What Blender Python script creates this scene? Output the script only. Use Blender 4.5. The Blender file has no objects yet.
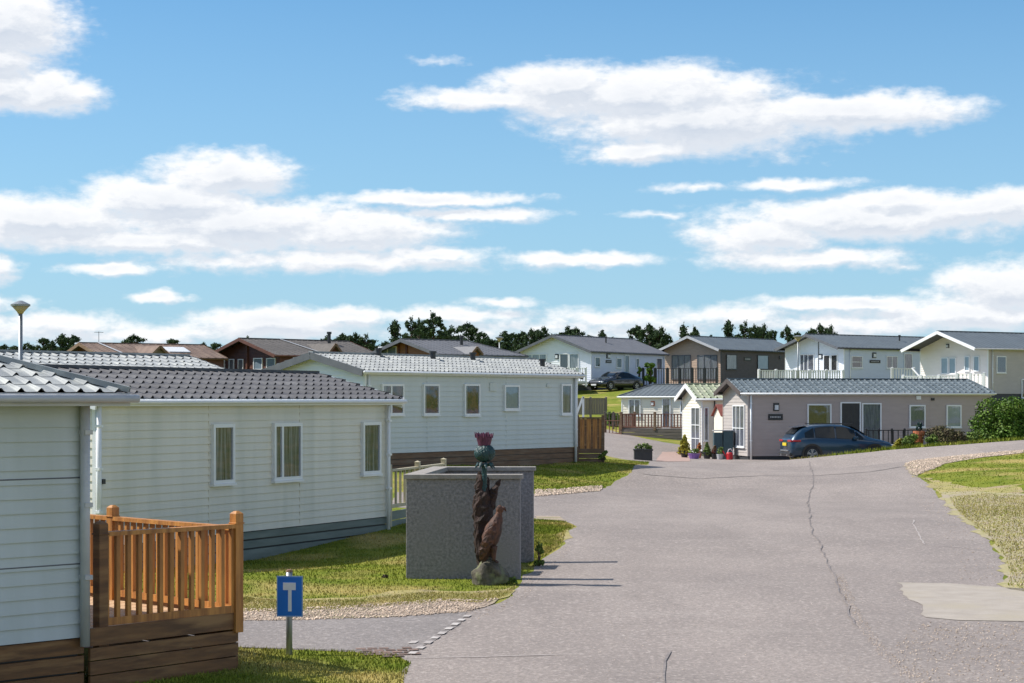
import bpy, bmesh, math, random
import numpy as np
from mathutils import Vector, Matrix
R = math.radians
rnd = random.Random(7)
F = 1991.0      # focal length in pixels (70 mm on a 36 mm frame, 1024 px wide)
HC = 2.6        # eye height
HY = 400.0      # row of the horizon
scene = bpy.context.scene
COL = scene.collection

# ------------------------------------------------------------------ materials
MATS = {}
def nt(m):
    m.use_nodes = True
    return m.node_tree.nodes, m.node_tree.links
def mat(name, c1, c2=None, rough=.6, scale=4., detail=6., bump=0., bscale=None, metal=0., stretch=(1,1,1), coat=0., spec=.5, lo=.35, hi=.65, c3=None, s3=.6, island=0.):
    if name in MATS: return MATS[name]
    m = bpy.data.materials.new(name); N, L = nt(m)
    b = N['Principled BSDF']
    b.inputs['Roughness'].default_value = rough; b.inputs['Metallic'].default_value = metal
    b.inputs['Specular IOR Level'].default_value = spec
    b.inputs['Coat Weight'].default_value = coat
    tc = N.new('ShaderNodeTexCoord'); mp = N.new('ShaderNodeMapping'); mp.inputs['Scale'].default_value = stretch
    L.new(tc.outputs['Object'], mp.inputs['Vector'])
    c2 = c2 or tuple(x*.85 for x in c1)
    n = N.new('ShaderNodeTexNoise'); n.inputs['Scale'].default_value = scale; n.inputs['Detail'].default_value = detail
    n.inputs['Roughness'].default_value = .6
    L.new(mp.outputs[0], n.inputs['Vector'])
    r = N.new('ShaderNodeMapRange'); r.inputs[1].default_value = lo; r.inputs[2].default_value = hi
    L.new(n.outputs['Fac'], r.inputs[0])
    mx = N.new('ShaderNodeMix'); mx.data_type = 'RGBA'
    mx.inputs[6].default_value = (*c1, 1); mx.inputs[7].default_value = (*c2, 1)
    L.new(r.outputs[0], mx.inputs[0]); out = mx.outputs[2]
    if c3:
        n3 = N.new('ShaderNodeTexNoise'); n3.inputs['Scale'].default_value = s3; n3.inputs['Detail'].default_value = 5
        L.new(mp.outputs[0], n3.inputs['Vector'])
        r3 = N.new('ShaderNodeMapRange'); r3.inputs[1].default_value = .48; r3.inputs[2].default_value = .68
        L.new(n3.outputs['Fac'], r3.inputs[0])
        m3 = N.new('ShaderNodeMix'); m3.data_type = 'RGBA'; m3.inputs[7].default_value = (*c3, 1)
        L.new(out, m3.inputs[6]); L.new(r3.outputs[0], m3.inputs[0]); out = m3.outputs[2]
    if island:
        g = N.new('ShaderNodeNewGeometry'); hs = N.new('ShaderNodeHueSaturation')
        rr = N.new('ShaderNodeMapRange'); rr.inputs[3].default_value = 1-island; rr.inputs[4].default_value = 1+island
        L.new(g.outputs['Random Per Island'], rr.inputs[0]); L.new(rr.outputs[0], hs.inputs['Value'])
        L.new(out, hs.inputs['Color']); out = hs.outputs[0]
    L.new(out, b.inputs['Base Color'])
    if bump:
        nb = N.new('ShaderNodeTexNoise'); nb.inputs['Scale'].default_value = bscale or scale*4; nb.inputs['Detail'].default_value = 4
        L.new(mp.outputs[0], nb.inputs['Vector'])
        bm = N.new('ShaderNodeBump'); bm.inputs['Strength'].default_value = 1; bm.inputs['Distance'].default_value = bump
        L.new(nb.outputs['Fac'], bm.inputs['Height']); L.new(bm.outputs[0], b.inputs['Normal'])
    MATS[name] = m
    return m
def glass_mat():
    m = bpy.data.materials.new('window glass'); N, L = nt(m); N.remove(N['Principled BSDF'])
    t = N.new('ShaderNodeBsdfTransparent'); t.inputs[0].default_value = (.74,.76,.80,1)
    g = N.new('ShaderNodeBsdfGlossy'); g.inputs['Roughness'].default_value = .03; g.inputs[0].default_value = (.9,.93,.96,1)
    n = N.new('ShaderNodeTexNoise'); n.inputs['Scale'].default_value = 1.3
    tc = N.new('ShaderNodeTexCoord'); L.new(tc.outputs['Object'], n.inputs[0])
    bm = N.new('ShaderNodeBump'); bm.inputs['Strength'].default_value = .25; bm.inputs['Distance'].default_value = .01
    L.new(n.outputs[0], bm.inputs['Height']); L.new(bm.outputs[0], g.inputs['Normal'])
    x = N.new('ShaderNodeMixShader'); x.inputs[0].default_value = .13
    L.new(t.outputs[0], x.inputs[1]); L.new(g.outputs[0], x.inputs[2]); L.new(x.outputs[0], N['Material Output'].inputs[0])
    return m
GLASS = glass_mat()
# ground materials share world-sized noise
grass_c = dict(c1=(.130,.175,.018), c2=(.235,.250,.036), scale=1.3, detail=9, rough=.9, spec=.1, c3=(.40,.32,.11), s3=.5)
M_GRASS = mat('grass', bump=.03, bscale=40, **grass_c)
M_BLADED = mat('dry grass blades', (.42,.34,.13), (.27,.25,.06), rough=.9, scale=2.2, detail=8, spec=.1, island=.35)
M_DRYG = mat('dry lawn edge', (.42,.34,.14), (.25,.24,.06), rough=.95, scale=2.2, detail=9, bump=.02, bscale=50, c3=(.36,.27,.17), s3=1.5)
M_BLADE = mat('grass blades', island=.35, **grass_c)
def asphalt(name, a, b_, c):
    m = bpy.data.materials.new(name); N, L = nt(m); B = N['Principled BSDF']; B.inputs['Roughness'].default_value = .85
    B.inputs['Specular IOR Level'].default_value = .3
    tc = N.new('ShaderNodeTexCoord')
    def noise(s, d=4, st=(1,1,1), rg=.55):
        mp = N.new('ShaderNodeMapping'); mp.inputs['Scale'].default_value = st; L.new(tc.outputs['Object'], mp.inputs[0])
        n = N.new('ShaderNodeTexNoise'); n.inputs['Scale'].default_value = s; n.inputs['Detail'].default_value = d; n.inputs['Roughness'].default_value = rg
        L.new(mp.outputs[0], n.inputs[0]); return n.outputs[0]
    def rng(v, lo, hi, a0=0, a1=1):
        r = N.new('ShaderNodeMapRange'); r.inputs[1].default_value = lo; r.inputs[2].default_value = hi; r.inputs[3].default_value = a0; r.inputs[4].default_value = a1
        L.new(v, r.inputs[0]); return r.outputs[0]
    def mix(f, c1, c2, t='MIX'):
        x = N.new('ShaderNodeMix'); x.data_type = 'RGBA'; x.blend_type = t; L.new(f, x.inputs[0])
        for i, c_ in ((6, c1), (7, c2)):
            if isinstance(c_, tuple): x.inputs[i].default_value = (*c_, 1)
            else: L.new(c_, x.inputs[i])
        return x.outputs[2]
    o = mix(rng(noise(.30, 8, (1,.5,1), .65), .40, .60), a, b_)
    o = mix(rng(noise(.8, 3, (1,.15,1)), .58, .70, 0, .35), o, tuple(x*.6 for x in a))          # tyre darkened streaks
    o = mix(rng(noise(2.6, 6, (1,.7,1), .7), .62, .72, 0, .5), o, tuple(x*.62 for x in b_))     # oil and damp stains
    o = mix(rng(noise(.9, 6, (.25,1,1)), .55, .75, 0, .5), o, c)             # worn pale bands across the road
    v = N.new('ShaderNodeTexVoronoi'); v.inputs['Scale'].default_value = 42; L.new(tc.outputs['Object'], v.inputs[0])
    o = mix(rng(v.outputs['Color'], 0, 1, 0, .75), o, tuple(x*.42 for x in a))
    o = mix(rng(noise(16, 5, (1,.6,1), .7), .52, .72, 0, .6), o, tuple(x*1.35 for x in c))
    L.new(o, B.inputs['Base Color'])
    bm = N.new('ShaderNodeBump'); bm.inputs['Distance'].default_value = .008; L.new(noise(60, 3), bm.inputs['Height']); L.new(bm.outputs[0], B.inputs['Normal'])
    MATS[name] = m; return m
M_ASPH = asphalt('asphalt', (.360,.306,.276), (.272,.232,.212), (.425,.368,.330))
M_ASPH2 = asphalt('old asphalt', (.300,.265,.250), (.245,.218,.206), (.36,.32,.30))
M_CONC = mat('concrete slab', (.39,.34,.29), (.33,.285,.24), scale=3, rough=.9, bump=.006, bscale=50, c3=(.36,.31,.24), s3=1.1)
M_GRAVEL = mat('gravel ground', (.46,.36,.28), (.28,.22,.165), scale=22, rough=.95, bump=.02, bscale=45, c3=(.20,.20,.07), s3=.8)
M_DRY = mat('dry ground', (.46,.38,.23), (.27,.255,.08), scale=9, rough=.95, bump=.02, bscale=40, c3=(.36,.30,.22), s3=.9)
M_STONE = mat('gravel stone', (.62,.49,.38), (.36,.28,.22), scale=3, rough=.9, island=.45)
M_PAINT = mat('worn road paint', (.50,.46,.43), (.34,.295,.275), scale=7, rough=.8, lo=.45, hi=.6)
M_CRACKD = mat('crack dark', (.15,.13,.125), (.26,.225,.21), scale=9, rough=1)
M_CRACKL = mat('crack filler', (.41,.36,.335), (.33,.29,.27), scale=7, rough=1)
M_SETT = None
# building materials
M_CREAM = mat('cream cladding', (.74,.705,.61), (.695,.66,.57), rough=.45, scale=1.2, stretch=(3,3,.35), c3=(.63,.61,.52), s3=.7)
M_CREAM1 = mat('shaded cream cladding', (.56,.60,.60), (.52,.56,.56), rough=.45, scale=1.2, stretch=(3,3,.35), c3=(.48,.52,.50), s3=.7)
M_CREAMSH = mat('blue-shaded cream cladding', (.60,.64,.625), (.56,.60,.585), rough=.45, scale=1.0, stretch=(3,3,.35))  # cream cladding cooled in colour to stand for a side in shade
M_IVORY = mat('ivory cladding', (.86,.80,.68), (.80,.74,.62), rough=.5, scale=2)
M_BEIGE = mat('taupe cladding', (.44,.36,.33), (.40,.33,.30), rough=.5, scale=1.5, stretch=(1,1,4))
M_BEIGE2 = mat('warm beige boards', (.86,.79,.74), (.82,.75,.70), rough=.5, scale=1.5, stretch=(1,1,4))
M_GREIGE = mat('grey beige boards', (.50,.45,.42), (.45,.405,.38), rough=.5, scale=1.5, stretch=(1,1,4))
M_WHITEW = mat('white boards', (.80,.82,.87), (.76,.78,.83), rough=.5, scale=1.5, stretch=(1,1,4))
M_WHITESH = mat('blue-shaded white boards', (.60,.65,.77), (.56,.61,.73), rough=.5, scale=1.5, stretch=(1,1,4))  # white boards with the bluish cast of shade put into the colour
M_DKBR = mat('dark brown boards', (.095,.075,.070), (.072,.057,.054), rough=.6, scale=2, stretch=(1,1,4))
M_TAN = mat('tan boards', (.52,.38,.28), (.46,.33,.24), rough=.6, scale=2, stretch=(1,1,4))
M_REDBR = mat('red brown log wall', (.135,.050,.030), (.085,.032,.020), rough=.6, scale=2, stretch=(1,1,4))
M_ORANGE = mat('orange timber wall', (.34,.15,.055), (.24,.10,.04), rough=.6, scale=2, stretch=(1,1,4))
M_UPVC = mat('white upvc', (.80,.81,.82), (.76,.77,.78), rough=.35, scale=3)
M_GUTTER = mat('gutter plastic', (.52,.52,.53), (.46,.46,.47), rough=.35, scale=5)
M_DKTRIM = mat('dark trim', (.05,.052,.058), (.035,.037,.042), rough=.5, scale=3)
M_GRTRIM = mat('slate grey trim', (.13,.135,.15), (.10,.105,.12), rough=.5, scale=3)
M_TILE_L = mat('pale grey metal tiles', (.32,.335,.34), (.235,.25,.255), rough=.6, scale=3, metal=0, spec=.35, c3=(.42,.43,.41), s3=4, island=.09)
M_TILE_D = mat('grey metal tiles', (.095,.095,.106), (.068,.068,.078), rough=.62, scale=3, spec=.35, c3=(.125,.125,.135), s3=5, island=.09)
M_TILE_B = mat('blue grey metal tiles', (.12,.15,.17), (.085,.11,.125), rough=.6, scale=3, spec=.35, c3=(.18,.215,.235), s3=4, island=.09)
M_TILE_G = mat('mossy green tiles', (.33,.36,.24), (.22,.26,.17), rough=.6, scale=6, c3=(.42,.42,.31), s3=3)
M_RF_SL = mat('slate grey ribbed roof', (.125,.145,.155), (.10,.115,.125), rough=.5, scale=1.5, island=.09)
M_RF_SL2 = mat('warm grey ribbed roof', (.155,.155,.165), (.125,.125,.135), rough=.55, scale=1.5, island=.09)
M_RF_BR = mat('brown felt shingles', (.20,.135,.105), (.14,.095,.075), rough=.85, scale=4, c3=(.24,.17,.13), s3=1, island=.09)
M_RF_GB = mat('grey brown felt shingles', (.14,.125,.115), (.10,.09,.082), rough=.85, scale=4, island=.09)
M_WOOD = mat('orange stained timber', (.58,.255,.060), (.30,.115,.028), rough=.55, scale=3, stretch=(5,5,.6), bump=.002, bscale=20)
M_WOODH = mat('stained timber boards', (.225,.105,.036), (.115,.052,.020), rough=.6, scale=2.5, stretch=(.7,.7,6), bump=.002, bscale=20, c3=(.30,.16,.062), s3=2.2)
M_DECK = mat('decking boards', (.60,.40,.24), (.46,.30,.18), rough=.7, scale=3, stretch=(6,.8,1))
M_WOODB = mat('weathered brown boards', (.20,.115,.062), (.125,.073,.042), rough=.7, scale=2.5, stretch=(.7,.7,6), c3=(.21,.15,.10), s3=1.5)
M_GREYW = mat('grey weathered boards', (.23,.20,.17), (.16,.135,.115), rough=.8, scale=2.5, stretch=(3,3,.7))
M_GREYH = mat('grey weathered skirt boards', (.15,.125,.11), (.095,.08,.07), rough=.8, scale=2.5, stretch=(.7,.7,5))
M_REDW = mat('red brown rail timber', (.20,.085,.055), (.13,.055,.036), rough=.6, scale=3)
M_SAGE = mat('sage painted boards', (.165,.20,.185), (.125,.155,.14), rough=.6, scale=2.5, stretch=(.7,.7,5), c3=(.20,.24,.22), s3=1)
M_SAGEL = mat('cream painted rail', (.50,.44,.31), (.42,.37,.26), rough=.6, scale=3)
M_WHITER = mat('white rail', (.82,.82,.84), (.77,.77,.79), rough=.45, scale=3)
M_BLACK = mat('black paint', (.02,.02,.022), (.03,.03,.032), rough=.4, scale=5)
M_DARKIN = mat('dark interior', (.03,.028,.026), (.07,.055,.045), rough=.9, scale=2.2)
M_CURT = mat('net curtain', (.42,.43,.41), (.17,.18,.17), rough=.9, scale=9, stretch=(4,4,.15), lo=.4,hi=.6)
M_CURTG = mat('greenish curtain', (.36,.36,.39), (.07,.072,.085), rough=.9, scale=7, stretch=(4,4,.12), lo=.42,hi=.58)
M_CURTD = mat('reddish room', (.16,.07,.045), (.035,.03,.028), rough=.9, scale=3, stretch=(1,1,1.5), lo=.45, hi=.55)
M_CURTB = mat('blue blind', (.05,.14,.20), (.035,.10,.15), rough=.7, scale=2)
M_CURTW = mat('pale blue blind', (.42,.52,.56), (.34,.44,.49), rough=.7, scale=2)
M_HARL = mat('grey roughcast', (.31,.292,.292), (.165,.155,.158), rough=.95, scale=26, detail=5, bump=.010, bscale=70, lo=.35, hi=.65, c3=(.24,.225,.22), s3=1.3)
M_COPE = mat('concrete coping', (.34,.31,.28), (.24,.215,.19), rough=.9, scale=9, bump=.004)
M_METAL = mat('galvanised steel', (.30,.32,.34), (.24,.26,.28), rough=.45, metal=.6, scale=5)
M_SIGNB = mat('sign blue', (.012,.17,.62), (.010,.15,.56), rough=.4, scale=6)
M_SIGNW = mat('sign white', (.80,.82,.84), (.70,.72,.75), rough=.4, scale=6)
M_BIN = mat('green plastic bin', (.018,.06,.05), (.012,.045,.038), rough=.5, scale=5)
M_TRUNK = mat('carved dark wood', (.050,.022,.014), (.016,.009,.007), rough=.8, scale=5, stretch=(3,3,.7), bump=.02, bscale=14)
M_BIRD = mat('carved bird wood', (.120,.048,.026), (.026,.012,.008), rough=.7, scale=16, bump=.01, bscale=30, stretch=(1,1,.6))
M_ROCK = mat('lichened rock', (.15,.13,.095), (.045,.04,.032), rough=.95, scale=7, bump=.03, bscale=12, c3=(.20,.215,.10), s3=5)
M_TEAL = mat('painted thistle green', (.010,.058,.060), (.005,.024,.026), rough=.5, scale=30, bump=.01, bscale=40)
M_PURP = mat('painted thistle purple', (.13,.030,.07), (.05,.010,.028), rough=.6, scale=30, stretch=(2,2,.4))
M_BARK = mat('pine bark', (.085,.055,.04), (.05,.035,.028), rough=.95, scale=5)
M_PINE = mat('pine needles', (.028,.052,.024), (.058,.088,.034), rough=.85, spec=.2, scale=1.2, island=.45)
M_BUSH = mat('bush leaves', (.055,.125,.012), (.12,.19,.022), rough=.6, spec=.3, scale=2, island=.45)
M_HEATH = mat('brown heather', (.11,.075,.045), (.10,.10,.035), rough=.9, scale=4, island=.4)
M_YEL = mat('golden foliage', (.38,.30,.02), (.22,.22,.02), rough=.8, scale=6, island=.4)
M_LEAFG = mat('light green foliage', (.16,.22,.035), (.09,.15,.03), rough=.8, scale=6, island=.4)
M_TERRA = mat('terracotta', (.52,.16,.06), (.42,.12,.05), rough=.7, scale=8)
M_LILAC = mat('purple pot', (.26,.14,.42), (.2,.1,.34), rough=.4, scale=6)
M_RED = mat('red plastic', (.55,.02,.03), (.42,.015,.02), rough=.4, scale=6)
M_NUM = mat('yellow number plate', (.75,.58,.03), (.7,.52,.03), rough=.4, scale=8)
M_TYRE = mat('tyre rubber', (.015,.015,.016), (.02,.02,.02), rough=.85, scale=8)
M_RIM = mat('alloy rim', (.42,.43,.45), (.36,.37,.39), rough=.35, metal=.7, scale=6)
M_CARB = mat('dark blue car paint', (.010,.040,.080), (.009,.036,.072), rough=.28, metal=.35, coat=.6, scale=1, spec=.6)
M_CARK = mat('black car paint', (.010,.014,.018), (.012,.015,.02), rough=.25, coat=.8, scale=1)
M_CARG = mat('car glass', (.010,.014,.017), (.014,.018,.022), rough=.06, scale=2, spec=.35)
M_TAIL = mat('tail lamp red', (.40,.012,.02), (.3,.01,.015), rough=.25, scale=8)
M_LENS = mat('clear lamp lens', (.70,.72,.75), (.55,.57,.6), rough=.15, scale=9)
M_AMBER = mat('amber lamp diffuser', (.50,.40,.20), (.36,.28,.13), rough=.5, scale=9)

# ------------------------------------------------------------------ mesh builder
class MB:
    def __init__(s): s.v = []; s.f = []
    def add(s, vs, fs):
        o = len(s.v); s.v += [tuple(p) for p in vs]; s.f += [tuple(i+o for i in f) for f in fs]; return s
    def quad(s, a, b, c, d): return s.add([a,b,c,d], [(0,1,2,3)])
    def box(s, x0, x1, y0, y1, z0, z1, M=None):
        vs = [Vector(p) for p in ((x0,y0,z0),(x1,y0,z0),(x1,y1,z0),(x0,y1,z0),(x0,y0,z1),(x1,y0,z1),(x1,y1,z1),(x0,y1,z1))]
        if M: vs = [M(p) for p in vs]
        return s.add(vs, [(0,3,2,1),(4,5,6,7),(0,1,5,4),(1,2,6,5),(2,3,7,6),(3,0,4,7)])
    def bar(s, a, b, w, h, up=(0,0,1)):
        a, b = Vector(a), Vector(b); d = (b-a).normalized(); u = Vector(up)
        sd = d.cross(u)
        if sd.length < 1e-4: sd = d.cross(Vector((1,0,0)))
        sd.normalize(); u = sd.cross(d).normalized()
        vs = []
        for p in (a, b):
            for i, j in ((-1,-1),(1,-1),(1,1),(-1,1)): vs.append(p + sd*(i*w/2) + u*(j*h/2))
        return s.add(vs, [(3,2,1,0),(4,5,6,7),(0,1,5,4),(1,2,6,5),(2,3,7,6),(3,0,4,7)])
    def path(s, pts, rad, n=8, jit=0, seed=0, flat=1., up=(0,0,1)):
        """closed tapering tube through pts"""
        rr = random.Random(seed); pts = [Vector(p) for p in pts]; vs = []
        for i, p in enumerate(pts):
            d = (pts[min(i+1, len(pts)-1)] - pts[max(i-1, 0)]).normalized()
            a = d.cross(Vector((0,1,0)))
            if a.length < .2: a = d.cross(Vector((1,0,0)))
            a.normalize(); b = d.cross(a).normalized()
            ra, rb = (rad[i] if isinstance(rad[i], tuple) else (rad[i], rad[i]*flat))
            for k in range(n):
                t = 2*math.pi*k/n; j = 1+rr.uniform(-jit, jit)
                vs.append(p + a*(math.cos(t)*ra*j) + b*(math.sin(t)*rb*j))
        fs = []
        for i in range(len(pts)-1):
            for k in range(n):
                fs.append((i*n+k, i*n+(k+1)%n, (i+1)*n+(k+1)%n, (i+1)*n+k))
        fs.append(tuple(range(n-1, -1, -1))); fs.append(tuple((len(pts)-1)*n+k for k in range(n)))
        return s.add(vs, fs)
    def lathe(s, prof, n=16, c=(0,0,0)):
        vs = []; fs = []
        for r, z in prof:
            for k in range(n):
                t = 2*math.pi*k/n; vs.append((c[0]+r*math.cos(t), c[1]+r*math.sin(t), c[2]+z))
        for i in range(len(prof)-1):
            for k in range(n): fs.append((i*n+k, i*n+(k+1)%n, (i+1)*n+(k+1)%n, (i+1)*n+k))
        fs.append(tuple(range(n-1,-1,-1))); fs.append(tuple((len(prof)-1)*n+k for k in range(n)))
        return s.add(vs, fs)
    def build(s, name, m, parent=None, smooth=False, bevel=0, sub=0, loc=None):
        me = bpy.data.meshes.new(name); me.from_pydata(s.v, [], s.f); me.validate()
        if m: me.materials.append(m)
        if smooth: me.polygons.foreach_set('use_smooth', [True]*len(me.polygons))
        o = bpy.data.objects.new(name, me); COL.objects.link(o)
        if parent: o.parent = parent
        if loc: o.location = loc
        if bevel:
            b = o.modifiers.new('bevel', 'BEVEL'); b.width = bevel; b.segments = 2; b.limit_method = 'ANGLE'
        if sub:
            u = o.modifiers.new('sub', 'SUBSURF'); u.levels = sub; u.render_levels = sub
        return o
def thing(name, label, cat, loc=(0,0,0), rz=0, group=None):
    o = bpy.data.objects.new(name, None); COL.objects.link(o); o.location = loc; o.rotation_euler = (0,0,rz); o.empty_display_size = .2
    return tag(o, label, cat, group)
def tag(o, label, cat, group=None, kind=None):
    o['label'] = label; o['category'] = cat
    if group: o['group'] = group
    if kind: o['kind'] = kind
    return o
def struct(o, label=None):
    o['kind'] = 'structure'
    if label: o['label'] = label
    return o
def dup(o, parent=None):
    c = o.copy(); COL.objects.link(c)
    if parent: c.parent = parent
    for ch in list(o.children): dup(ch, c)
    return c

# ------------------------------------------------------------------ terrain
def PX(px, d): return (px-512)*d/F
def PZ(py, d): return HC-(py-HY)*d/F
ctl = []
for X in (-40,-25,-12,-4,4,12,25,40):
    for Y in (-15, 0, 12, 22, 30): ctl.append((X, Y, 0))
for px, py, d in [(245,562,34.2),(395,527,39),(577,461,66),(480,466.5,60),(365,471,57),(420,468,66),(500,462,72),
                  (600,459,80),(640,441,106),(610,434,112),(660,446,98),(600,405,135),(600,392,150),(550,388,160),(620,391,150),
                  (480,400,140),(1024,440,80),(1024,451,72),(900,448.5,81),(850,453,80.5),(800,458.5,80),(900,462,73),(1010,478,58),(960,466,66),
                  (1024,518,43),(1000,424,90),(900,452,96),(720,462,96),(760,459.5,91),(800,460.5,89),(850,459,89),(780,462,84.5),(810,461,85.5),(840,459.5,86),(870,457,86),
                  (700,461.5,86),(650,461,84)]:
    ctl.append((PX(px,d), d, PZ(py,d)))
for X, Y, Z in [(0,45,0),(6,45,0),(12,40,0),(3,60,.02),(8,60,0),(14,55,.03),(8,72,-.02),(14,75,0),(12,82,-.08),(6,75,.05),
                (-9,50,.3),(-14,50,.5),(-20,60,.9),(-30,60,1.2),(-12,80,1.3),(-30,95,2.0),(-20,125,2.3),(-40,125,2.4),(-5,130,2.5),(-60,100,2.5),(-3,95,1.1),(-50,40,.8),
                (9,150,3.35),(20,165,3.5),(33,150,3.3),(30,130,2.5),(40,115,2.1),(20,112,.35),(14,118,.5),(14,128,1.6),(20,128,1.6),(28,108,1.0),(35,95,1.5),(22,140,3.0),(45,70,1.6),(60,60,1.5),(45,50,.6),(60,90,2.2),
                (-60,180,4),(-20,180,4),(20,190,4),(PX(960,88),88,.25),(PX(900,88),88,0.),(PX(1000,93),93,.2),(PX(1010,88),88,.7),(PX(880,84),84,.2),(PX(920,85),85,.3),(60,180,4),(90,150,4),(-90,150,4),(0,230,4.2),(60,240,4.2),(-60,240,4.2),(100,60,2),(-90,60,2),(-60,0,.3),(60,0,.3)]:
    ctl.append((X, Y, Z))
ctl = np.array(ctl, float)
def _k(r2): return .5*r2*np.log(r2+1e-9)
def _solve():
    n = len(ctl); P = ctl[:, :2]
    K = _k(((P[:,None]-P[None])**2).sum(-1)) + np.eye(n)*.6
    A = np.zeros((n+3, n+3)); A[:n,:n] = K; A[:n,n] = 1; A[:n,n+1:] = P; A[n,:n] = 1; A[n+1:,:n] = P.T
    return np.linalg.solve(A, np.r_[ctl[:,2], 0, 0, 0])
_w = _solve()
def tps(X, Y):
    r2 = (X[...,None]-ctl[:,0])**2 + (Y[...,None]-ctl[:,1])**2
    return _k(r2)@_w[:-3] + _w[-3] + _w[-2]*X + _w[-1]*Y
ST = 1.5
GX = np.concatenate([[-3000,-900,-300,-130], np.arange(-60, 75.1, ST), [130,300,900,3000]])
GY = np.concatenate([[-600,-100,-30], np.arange(-9, 171.1, ST), [200,260,400,900,3500]])
gx, gy = np.meshgrid(GX, GY)
GZ = tps(np.clip(gx,-80,90), np.clip(gy,-12,240))
GZ = np.clip(GZ, -.35, 4.6)
def gz(x, y):
    i = int(np.clip(np.searchsorted(GX, x, 'right')-1, 0, len(GX)-2)); j = int(np.clip(np.searchsorted(GY, y, 'right')-1, 0, len(GY)-2))
    u = (x-GX[i])/(GX[i+1]-GX[i]); v = (y-GY[j])/(GY[j+1]-GY[j])
    a, b, c, d = GZ[j,i], GZ[j,i+1], GZ[j+1,i+1], GZ[j+1,i]     # split along b-d
    if u+v <= 1: return float(a+(b-a)*u+(d-a)*v)
    return float(c+(d-c)*(1-u)+(b-c)*(1-v))
def G(px, py):
    """ground point seen at a pixel of the photograph"""
    lo = 4.; x = (px-512)/F; s = (py-HY)/F; d = lo
    while d < 400:
        if HC - s*d <= gz(x*d, d): break
        d += .5
    a, b = d-.5, d
    for _ in range(24):
        m = (a+b)/2
        if HC - s*m <= gz(x*m, m): b = m
        else: a = m
    return (x*b, b)
me = bpy.data.meshes.new('ground')
nx, ny = len(GX), len(GY)
vs = [(float(gx[j,i]), float(gy[j,i]), float(GZ[j,i])) for j in range(ny) for i in range(nx)]
fs = []
for j in range(ny-1):
    for i in range(nx-1):
        a = j*nx+i; fs += [(a, a+1, a+nx), (a+1, a+nx+1, a+nx)]
me.from_pydata(vs, [], fs); me.materials.append(M_GRASS)
me.polygons.foreach_set('use_smooth', [True]*len(me.polygons))
ground = bpy.data.objects.new('grass_ground', me); COL.objects.link(ground); struct(ground, 'green grass ground of the holiday park')

def rough_poly(pts, seg=.35, amp=.05, seed=1, closed=True):
    r = random.Random(seed); out = []; n = len(pts)
    for i in range(n if closed else n-1):
        a, b = Vector(pts[i]), Vector(pts[(i+1)%n]); L_ = (b-a).length; k = max(1, min(60, int(L_/seg)))
        nrm = Vector((-(b-a).y, (b-a).x)).normalized()
        off = 0
        for q in range(k):
            t = q/k; off = off*.6 + r.uniform(-amp, amp) if q else 0
            out.append(a.lerp(b, t) + nrm*off)
    if not closed: out.append(Vector(pts[-1]))
    return out
def drape(name, pts, m, h, parent=None, amp=.05, seg=.35, seed=1):
    pts = rough_poly(pts, seg, amp, seed) if amp else [Vector(p) for p in pts]
    bm = bmesh.new(); vv = [bm.verts.new((p.x, p.y, 0)) for p in pts]
    es = [bm.edges.new((vv[i], vv[(i+1)%len(vv)])) for i in range(len(vv))]
    bmesh.ops.triangle_fill(bm, use_beauty=True, edges=es)
    xs = [p.x for p in pts]; ys = [p.y for p in pts]
    def cut(co, no):
        bmesh.ops.bisect_plane(bm, geom=bm.verts[:]+bm.edges[:]+bm.faces[:], dist=1e-5, plane_co=co, plane_no=no)
    for g in GX:
        if min(xs) < g < max(xs): cut((g,0,0), (1,0,0))
    for g in GY:
        if min(ys) < g < max(ys): cut((0,g,0), (0,1,0))
    x0, y0 = -60, -9
    s0 = min(xs)+min(ys); s1 = max(xs)+max(ys)
    k = math.ceil((s0-x0-y0)/ST)
    while x0+y0+k*ST < s1:
        cut((x0+y0+k*ST, 0, 0), (1,1,0)); k += 1
    for v in bm.verts: v.co.z = gz(v.co.x, v.co.y)+h
    bmesh.ops.recalc_face_normals(bm, faces=bm.faces)
    me = bpy.data.meshes.new(name); bm.to_mesh(me); bm.free()
    if len(me.polygons) and sum(p.normal.z for p in me.polygons) < 0: me.flip_normals()
    me.materials.append(m)
    o = bpy.data.objects.new(name, me); COL.objects.link(o)
    return o
def gp(l): return [G(*p) for p in l]
# ------------------------------------------------------------------ ground sheets
L_edge = gp([(404,683),(411,664),(398,656),(360,652.5),(300,650),(243,648)])
road_pts = ([(-2.0,4.)] + L_edge + [(-9,21),(-9,24.2)] + gp([(243,619.5),(330,618),(400,616.5),(455,612),(480,608.5),(500,603),(513,596),(519,587),(522,577),(534,571),(541,561),(551,554),(560,548.5),(565,542),(558,537),(562,533.5),(577,527),(566,521.5),(545,519.5)])
  + [(-.5,46),(-3,47),(-3,51.5),(-.5,52.5)] + gp([(535,494),(568,493),(601,490),(614,482),(632,472.5),(650,463)])
  + [(4.6,84),(3.2,92),(2.2,100),(3.6,114),(5.6,116),(9.5,103),(13,94),(19,92.5),(20,86.5)] )
road_pts += [(PX(790,80.8),80.8),(PX(800,80.6),80.6),(PX(850,80.3),80.3),(PX(900,80.3),80.3),(PX(960,80),80),(PX(1024,79.6),79.6)] + [(34,81),(60,80),(60,73)] + gp([(1024,450.5),(960,456.5),(924,461),(906,466.5),(912,474),(930,484),(944,500),(958,515),(984,535),(1000,555),(1005,572),(1003,586),(1024,588)]) + [(9,26.5),(9,4)]
struct(drape('road', road_pts, M_ASPH, .004, amp=.045), 'worn grey asphalt road')
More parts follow.
